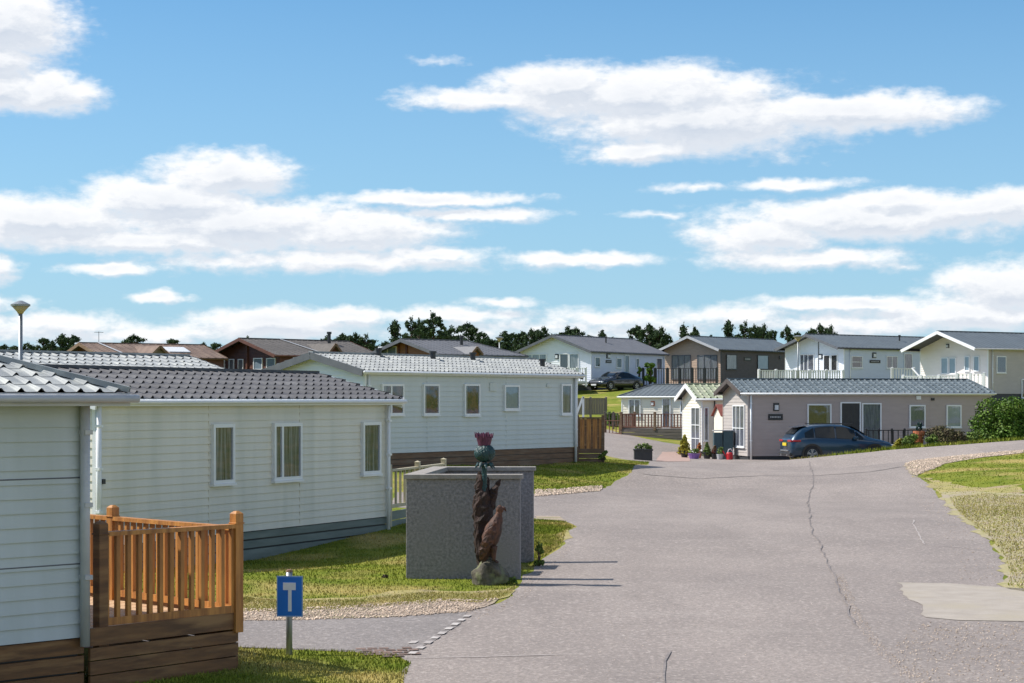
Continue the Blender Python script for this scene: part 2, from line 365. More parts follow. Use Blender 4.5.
struct(drape('side_road', gp([(243,648),(300,649.5),(360,651.5),(398,655),(415,650),(440,637),(462,621),(466,613),(440,614),(400,617.5),(330,619),(243,620.5)])[:]+[(-8,24),(-8,21.3)], M_ASPH2, .008, amp=.03, seed=4), 'side lane of older grey asphalt')
struct(drape('gravel_verge', gp([(243,612),(300,611),(380,607),(440,602),(478,603),(498,600),(470,611),(400,617),(330,619.5),(243,621)])+[(-8,25),(-8,26)], M_GRAVEL, .012, amp=.08, seed=5), 'strip of pinkish gravel beside the lawn')
struct(drape('gravel_verge', gp([(535,491),(560,490.5),(603,487),(601,491),(568,494),(535,496.5)]), M_GRAVEL, .012, amp=.06, seed=6), 'thin gravel edge of the upper lawn')
struct(drape('gravel_verge', gp([(905,464),(925,459),(960,455.5),(1000,452),(1024,450),(1024,453),(980,458),(945,464),(930,470),(918,476),(912,475)]), M_GRAVEL, .012, amp=.08, seed=7), 'stony verge at the bend of the road')
struct(drape('dry_verge', gp([(938,492),(985,492),(1024,494),(1080,498),(1080,596),(1024,592),(1002,587),(1003,573),(998,555),(981,536),(956,516)]), M_DRY, .010, amp=.1, seed=8), 'stony dry grass verge')
struct(drape('dry_verge', gp([(243,596),(300,600),(360,598),(420,590),(470,592),(505,590),(516,586),(512,594),(498,600),(478,604),(440,603),(380,608),(300,612),(243,613)]), M_DRYG, .010, amp=.18, seed=14), 'yellowed grass along the foot of the lawn')
struct(drape('dry_verge', gp([(556,537),(560,533),(573,527),(566,531),(563,542),(558,547.5),(548,553),(540,560),(534,566),(538,556),(550,548)]), M_DRYG, .008, amp=.10, seed=15), 'yellowed tip of the small verge')
struct(drape('gravel_verge', gp([(534,516),(560,516.5),(566,521),(545,520),(534,520)]), M_GRAVEL, .009, amp=.05, seed=16), 'pale gravel edge of the small verge')
struct(drape('dry_verge', gp([(912,476),(930,485),(950,497),(985,494),(1024,495),(1024,484),(985,488),(950,484),(930,478)]), M_DRYG, .008, amp=.2, seed=17), 'yellowed edge of the lawn at the bend')
struct(drape('concrete_slab', gp([(897,583),(950,584),(1024,589),(1060,592),(1060,626),(1024,622),(960,621),(926,618)]), M_CONC, .010, amp=.07, seed=9), 'pale concrete slab let into the road')
struct(drape('driveway', [(12.6,91.8),(19.6,91.8),(20,84),(17,84.6),(12.4,86.5)], M_ASPH2, .012, amp=.02), 'drive in front of the taupe lodge')
struct(drape('path', gp([(655,461.5),(690,461.5),(690,452),(662,452)]), mat('pinkish paving', (.42,.29,.24), (.36,.24,.2), rough=.9, scale=8), .014, amp=.02), 'pinkish paving beside the plant pots')
# brick setts across the mouth of the lane
mb = MB(); c0 = Vector((*G(362,653.5),0)); c1 = Vector((*G(424,652.5),0)); dv = (c1-c0); Ls = dv.length; dv.normalize(); nv = Vector((-dv.y, dv.x, 0))
rr = random.Random(3)
for i in range(int(Ls/.12)):
    for j in range(5):
        if abs(j-2) > 1 and rr.random() < .35: continue
        p = c0 + dv*(i*.12+(j%2)*.06) + nv*((j-2)*.16)
        a = p - dv*.05 - nv*.06; b = p + dv*.05 - nv*.06; c = p + dv*.05 + nv*.06; d = p - dv*.05 + nv*.06
        z = gz(p.x, p.y)+.011+rr.uniform(0,.004)
        mb.quad((a.x,a.y,z),(b.x,b.y,z),(c.x,c.y,z),(d.x,d.y,z))
struct(mb.build('paving_setts', mat('brick setts', (.20,.13,.10), (.13,.09,.075), rough=.9, scale=3, island=.3)), 'row of brown brick setts across the lane mouth')
# worn give-way dashes
mb = MB(); A = Vector(G(470,615)); B = Vector(G(409,656.5))
nd = 9
for i in range(nd):
    for row in (0,1):
        if row and i not in (6,): continue
        p = A.lerp(B, (i+.5)/nd); dd = (B-A).normalized(); q = Vector((-dd.y, dd.x)); c = p + q*(-.16*row)
        L2 = (B-A).length/nd*.24; w = .040
        pts = [c-dd*L2-q*w, c+dd*L2-q*w, c+dd*L2+q*w, c-dd*L2+q*w]
        mb.add([(t.x, t.y, gz(t.x,t.y)+.016) for t in pts], [(0,1,2,3)])
struct(mb.build('road_marking', M_PAINT), 'worn white dashed give-way line')
def ribbon(name, pts, w, m, h, label, seed=0, jit=.04):
    r = random.Random(seed); pts = gp(pts); P = []; wx = 0
    for i in range(len(pts)-1):
        a, b = Vector(pts[i]), Vector(pts[i+1]); k = max(2, int((b-a).length/.35))
        for q in range(k): wx = (wx if P else 0)*.75 + r.uniform(-jit,jit)*.6; P.append(a.lerp(b, q/k) + Vector((wx, 0)))
    vs = []; fs = []
    for i, p in enumerate(P):
        d = (P[min(i+1,len(P)-1)]-P[max(i-1,0)]).normalized(); n = Vector((-d.y,d.x)); ww = w*r.uniform(.5,1.1)*(.3 if i in (0,len(P)-1) else 1)
        for s in (-1,1):
            q = p+n*s*ww/2; vs.append((q.x,q.y,gz(q.x,q.y)+h))
        if i: fs.append((2*i-2, 2*i-1, 2*i+1, 2*i))
    o = MB().add(vs, fs).build(name, m); struct(o, label); return o
crack = [(809,461),(814,470),(812,485),(808,500),(809,520),(816,540),(826,555),(836,575),(842,590),(850,610),(862,632),(880,655),(905,676),(925,690)]
ribbon('road_crack', crack[:11], .030, M_CRACKD, .016, 'long wandering crack down the road', 1, .05)

ribbon('road_crack', [(640,474),(700,479),(760,476),(815,476),(870,472),(905,466)], .10, M_CRACKD, .014, 'faint crack across the far road', 3, .03)
ribbon('road_crack', [(672,652),(667,662),(668,672),(665,690)], .035, M_CRACKD, .014, 'short crack at the foot of the road', 4, .03)
ribbon('road_crack', [(400,659),(470,658),(540,656),(600,654.5)], .03, M_CRACKL, .014, 'faint pale joint across the road', 5, .01)
ribbon('road_crack', [(912,520),(918,535),(924,545),(960,548),(985,551)], .035, M_CRACKL, .014, 'pale scuffed line near the verge', 6, .05)


# point in polygon, for scattering
def inside(x, y, poly):
    r = np.zeros(len(x), bool); n = len(poly)
    for i in range(n):
        x0, y0 = poly[i][0], poly[i][1]; x1, y1 = poly[(i+1)%n][0], poly[(i+1)%n][1]
        c = ((y0 > y) != (y1 > y)) & (x < (x1-x0)*(y-y0)/((y1-y0) or 1e-9)+x0); r ^= c
    return r
rg = np.random.default_rng(5)
def gzv(x, y): return np.array([gz(a, b) for a, b in zip(x, y)])
def scatter(poly, n, avoid=()):
    xs = [p[0] for p in poly]; ys = [p[1] for p in poly]
    x = rg.uniform(min(xs), max(xs), n*4); y = rg.uniform(min(ys), max(ys), n*4)
    k = inside(x, y, poly)
    for a in avoid: k &= ~inside(x, y, a)
    return x[k][:n], y[k][:n]
def mesh_np(name, V, Fc, m, label, cat):
    me = bpy.data.meshes.new(name); k = Fc.shape[1]
    me.vertices.add(len(V)); me.vertices.foreach_set('co', V.astype(np.float32).ravel())
    me.loops.add(Fc.size); me.loops.foreach_set('vertex_index', Fc.astype(np.int32).ravel())
    me.polygons.add(len(Fc)); me.polygons.foreach_set('loop_start', np.arange(0, Fc.size, k, dtype=np.int32))
    me.update(calc_edges=True); me.materials.append(m)
    o = bpy.data.objects.new(name, me); COL.objects.link(o)
    if label: tag(o, label, cat, None, 'stuff')
    return o
def blades(name, x, y, hmin, hmax, w, label, m=None):
    n = len(x); z = gzv(x, y); a = rg.uniform(0, 6.283, n); h = rg.uniform(hmin, hmax, n); ww = w*rg.uniform(.6,1.5,n)
    lx = rg.normal(0,.35,n)*h; ly = rg.normal(0,.35,n)*h
    V = np.empty((n,3,3))
    V[:,0] = np.c_[x-np.cos(a)*ww, y-np.sin(a)*ww, z-.004]; V[:,1] = np.c_[x+np.cos(a)*ww, y+np.sin(a)*ww, z-.004]; V[:,2] = np.c_[x+lx, y+ly, z+h]
    return mesh_np(name, V.reshape(-1,3), np.arange(3*n).reshape(-1,3), m or M_BLADE, label, 'grass')
road_np = [tuple(p) for p in road_pts]
lawn_near = [(-7.5,26.3)]+gp([(243,612),(300,611),(380,607),(440,602),(478,603),(498,600),(510,594),(516,586),(519,577),(530,571),(537,562),(542,556)])+[(.3,38.5),(-1,43),(-3.5,44),(-9,33)]
x, y = scatter(lawn_near, 60000); blades('lawn_grass', x, y, .012, .038, .008, 'rough grass of the lawn in front of the cream caravan')
dryl = gp([(243,598),(300,602),(360,600),(420,593),(470,594),(505,592),(516,586),(512,594),(498,600),(478,604),(440,603),(380,608),(300,612),(243,613)])
x, y = scatter(dryl, 14000); blades('dry_lawn_grass', x, y, .01, .035, .008, 'yellowed grass along the foot of the lawn', M_BLADED)
corner = gp([(404,683),(411,664),(398,656),(360,652.5),(300,650),(243,648)])+[(-4,20.9),(-4,14),(-1.5,14),(-1.2,18)]
x, y = scatter(corner, 26000); blades('corner_grass', x, y, .012, .045, .007, 'rough grass on the corner round the blue sign')
mid = gp([(533,492),(568,492),(601,489),(614,481),(632,471.5),(650,462)])+[(3,80),(2.6,72),(-2,60),(-3,53)]
x, y = scatter(mid, 22000); blades('upper_lawn_grass', x, y, .015, .045, .02, 'rough grass of the upper lawn')
island = gp([(534,568),(541,560),(550,553),(558,548),(563,542),(556,537),(560,533),(575,527),(565,522),(545,520.5),(534,520)])+[(0,43),(0,38)]
x, y = scatter(island, 9000); blades('verge_grass', x, y, .015, .05, .012, 'rough grass on the small verge beside the roughcast enclosure')
tipp = gp([(556,537),(560,533),(573,527),(566,531),(563,542),(558,547.5),(548,553),(540,560),(534,566),(538,556),(550,548)])
x, y = scatter(tipp, 3000); blades('dry_verge_grass', x, y, .012, .045, .010, 'yellowed grass at the tip of the small verge', M_BLADED)
right = gp([(912,475),(930,470),(945,464),(980,458),(1024,453)])+[(24,66),(24,38)]+gp([(1024,505),(985,500),(950,498),(930,485)])
x, y = scatter(right, 24000); blades('right_lawn_grass', x, y, .015, .04, .016, 'bright grass of the lawn at the bend')
dryp = gp([(950,497),(985,494),(1024,496),(1040,500),(1040,596),(1024,590),(1008,586),(1010,573),(1004,555),(988,536),(962,516)])
x, y = scatter(dryp, 16000); blades('dry_grass', x, y, .012, .05, .012, 'sparse dry grass among the stones', M_BLADED)
x, y = scatter(dryp, 5000); blades('dry_grass', x, y, .012, .05, .012, 'green tufts among the stones of the dry verge')
bank = [(PX(790,80.9),80.9),(PX(800,80.8),80.8),(PX(850,80.5),80.5),(PX(900,80.5),80.5),(PX(960,80.2),80.2),(PX(1024,79.8),79.8)]+[(25,84.5),(PX(900,85),85),(PX(800,82),82)]
x, y = scatter(bank, 9000); blades('bank_grass', x, y, .06, .22, .022, 'long grass on the bank beyond the road')
def stones(name, poly, n, s0, s1, label):
    x, y = scatter(poly, n); n = len(x); z = gzv(x, y)
    base = np.array([(1,0,0),(-.5,.87,0),(-.5,-.87,0),(0,0,.8),(0,0,-.3)]); fc = np.array([(0,1,3),(1,2,3),(2,0,3),(1,0,4),(2,1,4),(0,2,4)])
    a = rg.uniform(0,6.28,n); s = rg.uniform(s0,s1,n); sq = rg.uniform(.6,1.1,(n,1))
    V = np.repeat(base[None], n, 0) + rg.normal(0,.15,(n,5,3)); V *= s[:,None,None]; V[:,:,1] *= sq; V[:,:,2] *= .7
    ca, sa = np.cos(a)[:,None], np.sin(a)[:,None]
    X = V[:,:,0]*ca-V[:,:,1]*sa+x[:,None]; Y = V[:,:,0]*sa+V[:,:,1]*ca+y[:,None]; Z = V[:,:,2]+z[:,None]+.014
    Fc = (fc[None]+(np.arange(n)*5)[:,None,None]).reshape(-1,3)
    return mesh_np(name, np.stack([X,Y,Z],-1).reshape(-1,3), Fc, M_STONE, label, 'stones')
stones('loose_stones', gp([(243,610),(300,609),(380,605),(440,600),(480,601),(500,599),(470,613),(400,618),(330,620.5),(243,622)])+[(-7,25),(-7,26)], 6000, .008, .026, 'loose gravel on the strip beside the lawn')
stones('verge_stones', dryp, 2600, .008, .024, 'loose stones in the dry verge')
stones('bend_stones', gp([(905,464),(925,459),(960,455.5),(1000,452),(1024,450),(1024,453),(980,458),(945,464),(930,470),(918,476),(912,475)]), 3500, .02, .05, 'pinkish stones at the bend of the road')
stones('road_grit', gp([(926,622),(1024,626),(1024,683),(900,683),(880,655)]), 900, .006, .016, 'scattered grit on the road beside the slab')
stones('road_edge_grit', gp([(470,611),(505,601),(520,588),(524,578),(545,563),(565,547),(575,545),(560,562),(540,580),(528,596),(505,612),(480,622)]), 700, .004, .012, 'loose grit along the edge of the road by the lawn')
stones('road_edge_grit', gp([(905,466),(930,486),(950,503),(980,536),(1000,560),(1002,585),(960,583),(950,545),(925,510),(905,480)]), 1300, .006, .018, 'loose grit along the edge of the road by the dry verge')
stones('road_grit', gp([(560,600),(900,600),(1024,640),(1024,683),(430,683)]), 900, .003, .008, 'fine grit over the near road')
stones('crack_grit', gp([(p[0]+1+i*.4-3-i*.3, p[1]) for i,p in enumerate(crack[7:])]+[(p[0]+7+i*1.2, p[1]) for i,p in reversed(list(enumerate(crack[7:])))]), 1500, .004, .012, 'pale loose grit gathered along the long road crack')
stones('drive_stones', gp([(535,490),(560,489.5),(603,486),(601,491.5),(568,494.5),(535,497)]), 1500, .02, .045, 'gravel along the foot of the upper lawn')

# ------------------------------------------------------------------ building kit
def slope(mb, P00, P10, P01, P11, wave=.2, amp=.018, course=.33, step=.022, spw=6):
    P00, P10, P01, P11 = map(Vector, (P00, P10, P01, P11))
    e = P10-P00; EL = e.length; e.normalize()
    a = (P01-P00).dot(e); b = (P11-P10).dot(e); up = (P01-P00)-e*a
    n = e.cross(up).normalized()
    if n.z < 0: n = -n
    nc = max(1, round(up.length/course)); m0 = spw
    # one tile repeat: a raised roll over part of it, flat pan for the rest
    ks = [0,.08,.16,.26,.36,.46] if step and course < 2 else [0,.12,.25,.38,.5,.75]
    us = []
    x = 0.
    while x < EL+wave: us += [x+k*wave for k in ks]; x += wave
    prof = [0,.5,1.,.75,.15,-.12] if step and course < 2 else [0,.8,1.,.8,0,0]
    for j in range(nc):
        base = len(mb.v)
        for v, top in ((j/nc, 0), ((j+1)/nc, 1)):
            u0, u1 = a*v, EL+b*v
            for q, u in enumerate(us):
                uu = min(max(u, u0), u1); w_ = prof[q % len(ks)]
                h = amp*w_ + (0 if top else .004+step*max(w_, 0))
                mb.v.append(tuple(P00+e*uu+up*(v+(0 if top or j == 0 else -.02/up.length))+n*h))
        m = len(us)
        for i in range(m-1): mb.f.append((base+i, base+i+1, base+i+1+m, base+i+m))
    t = n*-.035; UNDER.add([P00+t, P10+t, P11+t, P01+t], [(0,1,2,3)])  # dark sheet behind the open tile ends, its colour standing for their shade
UNDER = MB()
class House:
    def __init__(s, name, label, cat, C, base, theta, L, W, zf, ze, zr, wallm, roofm, side=None, ov0=.1, ov1=.1, ove=.18, hip0=0, hip1=0,
                 board=.15, proud=.019, tile=(.2,.018,.33,.022,6), trim=M_UPVC, barge=None, ridgem=None, gutter=M_UPVC, skirt=None, nb=3, group=None, cornerm=None, skgap=.02):
        s.C = C; s.th = theta; s.L = L; s.W = W; s.base = base
        s.d = (math.cos(theta), math.sin(theta)); s.n = (-math.sin(theta), math.cos(theta))
        s.o = thing(name, label, cat, (C[0], C[1], base), theta, group)
        s.zf, s.ze, s.zr = zf-base, ze-base, zr-base
        zf, ze, zr = s.zf, s.ze, s.zr
        # cladding
        def clad(mb, face, m0, z0, z1, gable=False):
            n = max(1, round((z1-z0)/board)); p = (z1-z0)/n; z = z0; top = zr if gable else z1
            while z < top-.01:
                zt = min(z+p, top)
                def rngs(h):
                    S = L if face in 'fb' else W
                    if h <= ze+1e-6 or not gable: return 0., S
                    k = (h-ze)/(zr-ze)*W/2; return k, S-k
                a0, b0 = rngs(z); a1, b1 = rngs(zt)
                M = lambda q, o, h: s.loc(face, q, o, h)
                mb.quad(M(a0,proud,z), M(b0,proud,z), M(b1,.002,zt), M(a1,.002,zt)); mb.quad(M(a0,.002,z), M(b0,.002,z), M(b0,proud,z), M(a0,proud,z))
                z += p
        side = side or wallm
        mb = MB(); clad(mb, 'f', 0, zf, ze); clad(mb, 'b', 0, zf, ze)
        if side is wallm:
            clad(mb, 'l', 0, zf, ze, hip0 == 0); clad(mb, 'r', 0, zf, ze, hip1 == 0); mb.build('wall', wallm, s.o)
        else:
            m1 = MB(); clad(m1, 'f', 0, zf, ze); m1.build('wall', wallm, s.o); m1 = MB(); clad(m1, 'b', 0, zf, ze); m1.build('wall', wallm, s.o)
            m1 = MB(); clad(m1, 'l', 0, zf, ze, hip0 == 0); m1.build('gable_wall', side, s.o); m1 = MB(); clad(m1, 'r', 0, zf, ze, hip1 == 0); m1.build('gable_wall', side, s.o)
        # corner trims
        cm = cornerm or trim
        for cx, cy in ((0,0),(L,0),(0,W),(L,W)):
            MB().box(cx-.03, cx+.03, cy-.03, cy+.03, zf, ze).build('corner_trim', cm, s.o)
        # roof
        g = (zr-ze)/(W/2); zo = ze-g*ove + .03; h0, h1 = hip0, hip1
        A0 = Vector((-ov0, -ove, zo)); A1 = Vector((L+ov1, -ove, zo)); B0 = Vector((-ov0, W+ove, zo)); B1 = Vector((L+ov1, W+ove, zo))
        R0 = Vector((-ov0+h0, W/2, zr+.03)); R1 = Vector((L+ov1-h1, W/2, zr+.03))
        mb = MB(); slope(mb, A0, A1, R0, R1, *tile); slope(mb, B1, B0, R1, R0, *tile)
        if h0: slope(mb, B0, A0, R0, R0, *tile)
        if h1: slope(mb, A1, B1, R1, R1, *tile)
        s.roof = mb.build('roof', roofm, s.o)
        UNDER.build('shade_underlay', M_DKTRIM, s.roof); UNDER.v = []; UNDER.f = []
        rm = ridgem or roofm; up = Vector((0,0,.025))
        mb = MB(); mb.bar(R0+up, R1+up, .16, .05); mb.build('ridge_cap', rm, s.roof)
        if h0:
            for q in (A0, B0): MB().bar(q+up, R0+up, .10, .05).build('hip_cap', rm, s.roof)
        if h1:
            for q in (A1, B1): MB().bar(q+up, R1+up, .10, .05).build('hip_cap', rm, s.roof)
        bg = barge or trim; dn = Vector((0,0,-.08))
        if not h0:
            for q in (A0, B0): MB().bar(q+dn+Vector((-.02,0,0)), R0+dn+Vector((-.02,0,0)), .04, .20).build('bargeboard', bg, s.o)
        if not h1:
            for q in (A1, B1): MB().bar(q+dn+Vector((.02,0,0)), R1+dn+Vector((.02,0,0)), .04, .20).build('bargeboard', bg, s.o)
        # soffit, fascia, gutter
        for yy, yw in ((-ove, 0), (W+ove, W)):
            sg = -1 if yw == 0 else 1
            mb = MB(); mb.box(-ov0+.02, L+ov1-.02, min(yy,yw), max(yy,yw), zo-.10, zo-.085); mb.box(-ov0+.01, L+ov1-.01, yy-.012, yy+.012, zo-.12, zo-.005)
            mb.build('fascia', gutter, s.o)
            mb = MB(); y0 = yy+sg*.06
            mb.path([(-ov0-.03, y0, zo-.055), (L+ov1+.03, y0, zo-.055)], [.036,.036], 8); mb.build('gutter', gutter, s.o, smooth=True)
        for hh, x0 in ((h0, -ov0), (h1, L+ov1)):
            if hh:
                sg = -1 if x0 < 0 else 1
                mb = MB(); mb.box(min(x0, x0-sg*.3), max(x0, x0-sg*.3), -ove+.02, W+ove-.02, zo-.104, zo-.089); mb.box(x0-.012, x0+.012, -ove, W+ove, zo-.12, zo-.005); mb.build('fascia', gutter, s.o)
                MB().path([(x0+sg*.06, -ove-.05, zo-.055), (x0+sg*.06, W+ove+.05, zo-.055)], [.036,.036], 8).build('gutter', gutter, s.o, smooth=True)
        if skirt:
            k = nb; hb = zf/k
            for face in ('f','l','r','b'):
                S = L if face in 'fb' else W
                for i in range(k):
                    z0 = -.25 if i == 0 else i*hb+skgap/2
                    z1 = (i+1)*hb-skgap/2
                    mb = MB(); vs = [s.loc(face, q, o, h) for q, o, h in ((.02,-.04,z0),(S-.02,-.04,z0),(S-.02,0,z0),(.02,0,z0),(.02,-.04,z1),(S-.02,-.04,z1),(S-.02,0,z1),(.02,0,z1))]
                    mb.add(vs, [(0,3,2,1),(4,5,6,7),(0,1,5,4),(1,2,6,5),(2,3,7,6),(3,0,4,7)]); mb.build('skirt_board', skirt, s.o)
        else:
            MB().box(.03, L-.03, .03, W-.03, -.4, zf+.02).build('plinth', M_DKTRIM, s.o)
        MB().box(.05, L-.05, .05, W-.05, -.3, zf-.01).build('underfloor', M_BLACK, s.o) if skirt else None
    def loc(s, face, q, o, h):
        if face == 'f': return (q, -o, h)
        if face == 'b': return (q, s.W+o, h)
        if face == 'l': return (-o, q, h)
        return (s.L+o, q, h)
    def sp(s, face, px, inset=0):
        """distance along the front ('f') or left gable ('l') wall seen at column px"""
        t = (px-512)/F
        if face == 'f': v = s.d; c = s.C
        else: v = s.n; c = (s.C[0]+s.d[0]*inset, s.C[1]+s.d[1]*inset)
        k = (t*c[1]-c[0])/(v[0]-t*v[1]); return k, c[1]+k*v[1]
    def win(s, face, x0, x1, y0, y1, kind='curtain', mull=(), fm=None, bar=(), fw=.06, label=None, name='window', inset=0):
        a, da = s.sp(face, x0, inset); b, db = s.sp(face, x1, inset); a, b = min(a,b), max(a,b); d = (da+db)/2
        z1 = PZ(y0, d)-s.base; z0 = PZ(y1, d)-s.base
        return s.winl(face, a, b, z0, z1, kind, mull, fm, bar, fw, label, name, inset)
    def winl(s, face, a, b, z0, z1, kind, mull=(), fm=None, bar=(), fw=.06, label=None, name='window', inset=0):
        fm = fm or M_UPVC
        M = lambda q, o, h: s.loc(face, q, o-inset, h)
        def bx(mb, q0, q1, o0, o1, h0, h1):
            vs = [M(q,o,h) for q,o,h in ((q0,o0,h0),(q1,o0,h0),(q1,o1,h0),(q0,o1,h0),(q0,o0,h1),(q1,o0,h1),(q1,o1,h1),(q0,o1,h1))]
            mb.add(vs, [(0,3,2,1),(4,5,6,7),(0,1,5,4),(1,2,6,5),(2,3,7,6),(3,0,4,7)])
        mb = MB()
        bx(mb, a, a+fw, .0, .078, z0, z1); bx(mb, b-fw, b, .0, .078, z0, z1); bx(mb, a+fw, b-fw, .0, .077, z1-fw, z1); bx(mb, a+fw, b-fw, .0, .077, z0, z0+fw)
        bx(mb, a-.02, b+.02, .0, .10, z0-.04, z0-.001)
        for f_ in mull: q = a+(b-a)*f_; bx(mb, q-fw/2, q+fw/2, .0, .074, z0+fw, z1-fw)
        for f_ in bar: q = z0+(z1-z0)*f_; bx(mb, a+fw, b-fw, .0, .072, q-fw/3, q+fw/3)
        w = mb.build(name, fm, s.o)
        if label: w['label'] = label
        pm = MB(); kind == 'open' or pm.quad(M(a+fw/2,.056,z0+fw/2), M(b-fw/2,.056,z0+fw/2), M(b-fw/2,.056,z1-fw/2), M(a+fw/2,.056,z1-fw/2)); kind == 'open' or pm.build('pane', GLASS, w)
        cm = {'open':M_BLACK,'curtain':M_CURT,'dark':M_DARKIN,'green':M_CURTG,'red':M_CURTD,'blue':M_CURTB,'pale':M_CURTW}[kind]
        cu = MB(); n = 24; pts0 = []; wv = .004
        def sheet(q0, q1, off, m_, nm):
            c_ = MB(); k = 16
            for i in range(k):
                u0 = q0+(q1-q0)*i/k; u1 = q0+(q1-q0)*(i+1)/k
                c_.quad(M(u0,off+wv*math.sin(i*1.9),z0+.01), M(u1,off+wv*math.sin((i+1)*1.9),z0+.01), M(u1,off+wv*math.sin((i+1)*1.9),z1-.01), M(u0,off+wv*math.sin(i*1.9),z1-.01))
            c_.build(nm, m_, w)
        sheet(a+.01, b-.01, .034, cm, 'curtain' if kind in ('curtain','green') else 'blind' if kind in ('blue','pale') else 'room_behind')
        if kind == 'red': # drawn-back curtain strips at the sides
            sheet(a+.02, a+(b-a)*.22, .044, M_CURT, 'curtain')
        if kind == 'dark' and (b-a) > .9: sheet(b-(b-a)*.2, b-.02, .044, M_CURTG, 'curtain')
        return w
    def pipe(s, face, q, z0=None, r=.035, m=None):
        top = s.ze-.1; x, y, _ = s.loc(face, q, .07, 0)
        p = MB().path([(x,y,z0 if z0 is not None else .05),(x,y,top)], [r,r], 8).build('downpipe', m or M_UPVC, s.o, smooth=True)
        k = MB()
        for h in (.25,.55,.85):
            zz = s.zf+(top-s.zf)*h; MB().box(x-.05,x+.05,y-.05,y+.03,zz-.02,zz+.02).build('bracket', m or M_UPVC, p)
        return p
    def seam(s, face, px, m=None):
        a, d = s.sp(face, px); v = [s.loc(face, a+q, o, h) for q,o,h in ((-.012,.0,s.zf),(.012,.0,s.zf),(.012,.016,s.zf),(-.012,.016,s.zf),(-.012,.0,s.ze-.05),(.012,.0,s.ze-.05),(.012,.016,s.ze-.05),(-.012,.016,s.ze-.05))]
        MB().add(v, [(0,3,2,1),(4,5,6,7),(0,1,5,4),(1,2,6,5),(2,3,7,6),(3,0,4,7)]).build('joint_strip', m or M_CREAM, s.o)
    def boxon(s, face, x0, x1, y0, y1, dep, m, name, label=None):
        a, da = s.sp(face, x0); b, db = s.sp(face, x1); d = (da+db)/2; z1 = PZ(y0,d)-s.base; z0 = PZ(y1,d)-s.base
        v = [s.loc(face,q,o,h) for q,o,h in ((a,0,z0),(b,0,z0),(b,dep,z0),(a,dep,z0),(a,0,z1),(b,0,z1),(b,dep,z1),(a,dep,z1))]
        o = MB().add(v, [(0,3,2,1),(4,5,6,7),(0,1,5,4),(1,2,6,5),(2,3,7,6),(3,0,4,7)]).build(name, m, s.o)
        if label: o['label'] = label
        return o
    def flue(s, px, y_top, h=.5):
        t = s.sp('f', px)[0]; w = s.W*.3; z = s.ze+(s.zr-s.ze)*.6
        o = MB().lathe([(.06,z),(.06,z+h*.8),(.10,z+h*.82),(.10,z+h)], 10, (t+.0, w, 0)).build('flue', M_BLACK, s.o, smooth=False)
        return o

# railings and decks
def railing(par, P, Q, z0, z1, m, mp=None, npost=2, gap=.11, bw=.04, post=.09, posttop=.08, postlow=0, base=(0,0,0), rails=(0,), flatrail=True, ballm=None):
    """posts, rails and balusters from P to Q (world x,y), children of par at base"""
    P = Vector((P[0]-base[0], P[1]-base[1], 0)); Q = Vector((Q[0]-base[0], Q[1]-base[1], 0)); z0 -= base[2]; z1 -= base[2]
    mp = mp or m; ballm = ballm or m
    for i in range(npost):
        p = P.lerp(Q, i/(npost-1)) if npost > 1 else Q
        ang = math.atan2((Q-P).y, (Q-P).x); ca, sa = math.cos(ang), math.sin(ang); h = post/2
        M = lambda v, p=p: Vector((p.x+v.x*ca-v.y*sa, p.y+v.x*sa+v.y*ca, v.z))
        mb = MB(); mb.box(-h,h,-h,h,z0-postlow,z1+posttop,M); zt = z1+posttop
        mb.add([M(Vector(t)) for t in ((-h-.01,-h-.01,zt),(h+.01,-h-.01,zt),(h+.01,h+.01,zt),(-h-.01,h+.01,zt),(0,0,zt+.03))], [(0,1,4),(1,2,4),(2,3,4),(3,0,4),(3,2,1,0)])
        mb.build('post', mp, par)
    MB().bar(P+Vector((0,0,z1-.02)), Q+Vector((0,0,z1-.02)), .09, .04).build('top_rail', m, par)
    MB().bar(P+Vector((0,0,z0+.08)), Q+Vector((0,0,z0+.08)), .045, .07).build('bottom_rail', m, par)
    L_ = (Q-P).length; n = min(98, int(L_/gap)); proto = None; d = (Q-P).normalized()
    ang = math.atan2(d.y, d.x)
    for i in range(n):
        p = P + d*((i+.5)*L_/n)
        if min((p-P).length, (p-Q).length) < post*.6: continue
        if proto is None:
            proto = MB().box(-bw/2,bw/2,-.02,.02,z0+.06,z1-.03).build('baluster', ballm, par); o = proto
        else: o = proto.copy(); COL.objects.link(o); o.parent = par
        o.location = (p.x, p.y, 0); o.rotation_euler = (0,0,ang)
# ------------------------------------------------------------------ caravans and lodges
def plaque(H, face, x0, x1, y0, y1, m=None, letters=5):
    o = H.boxon(face, x0, x1, y0, y1, .05, m or M_BLACK, 'name_plaque')
    a, da = H.sp(face, x0); b, _ = H.sp(face, x1); w = b-a; zc = PZ((y0+y1)/2, da)-H.base; hh = (y1-y0)*da/F
    mb = MB(); r = random.Random(int(x0))
    for i in range(letters):
        q0 = a+w*(.14+.74*i/letters); q1 = q0+w*.74/letters*.55
        v = [H.loc(face,q,o_,h) for q,o_,h in ((q0,.049,zc-hh*.12),(q1,.049,zc-hh*.12),(q1,.056,zc-hh*.12),(q0,.056,zc-hh*.12),(q0,.049,zc+hh*.12),(q1,.049,zc+hh*.12),(q1,.056,zc+hh*.12),(q0,.056,zc+hh*.12))]
        mb.add(v, [(0,3,2,1),(4,5,6,7),(0,1,5,4),(1,2,6,5),(2,3,7,6),(3,0,4,7)])
    mb.build('lettering', M_GUTTER, o)
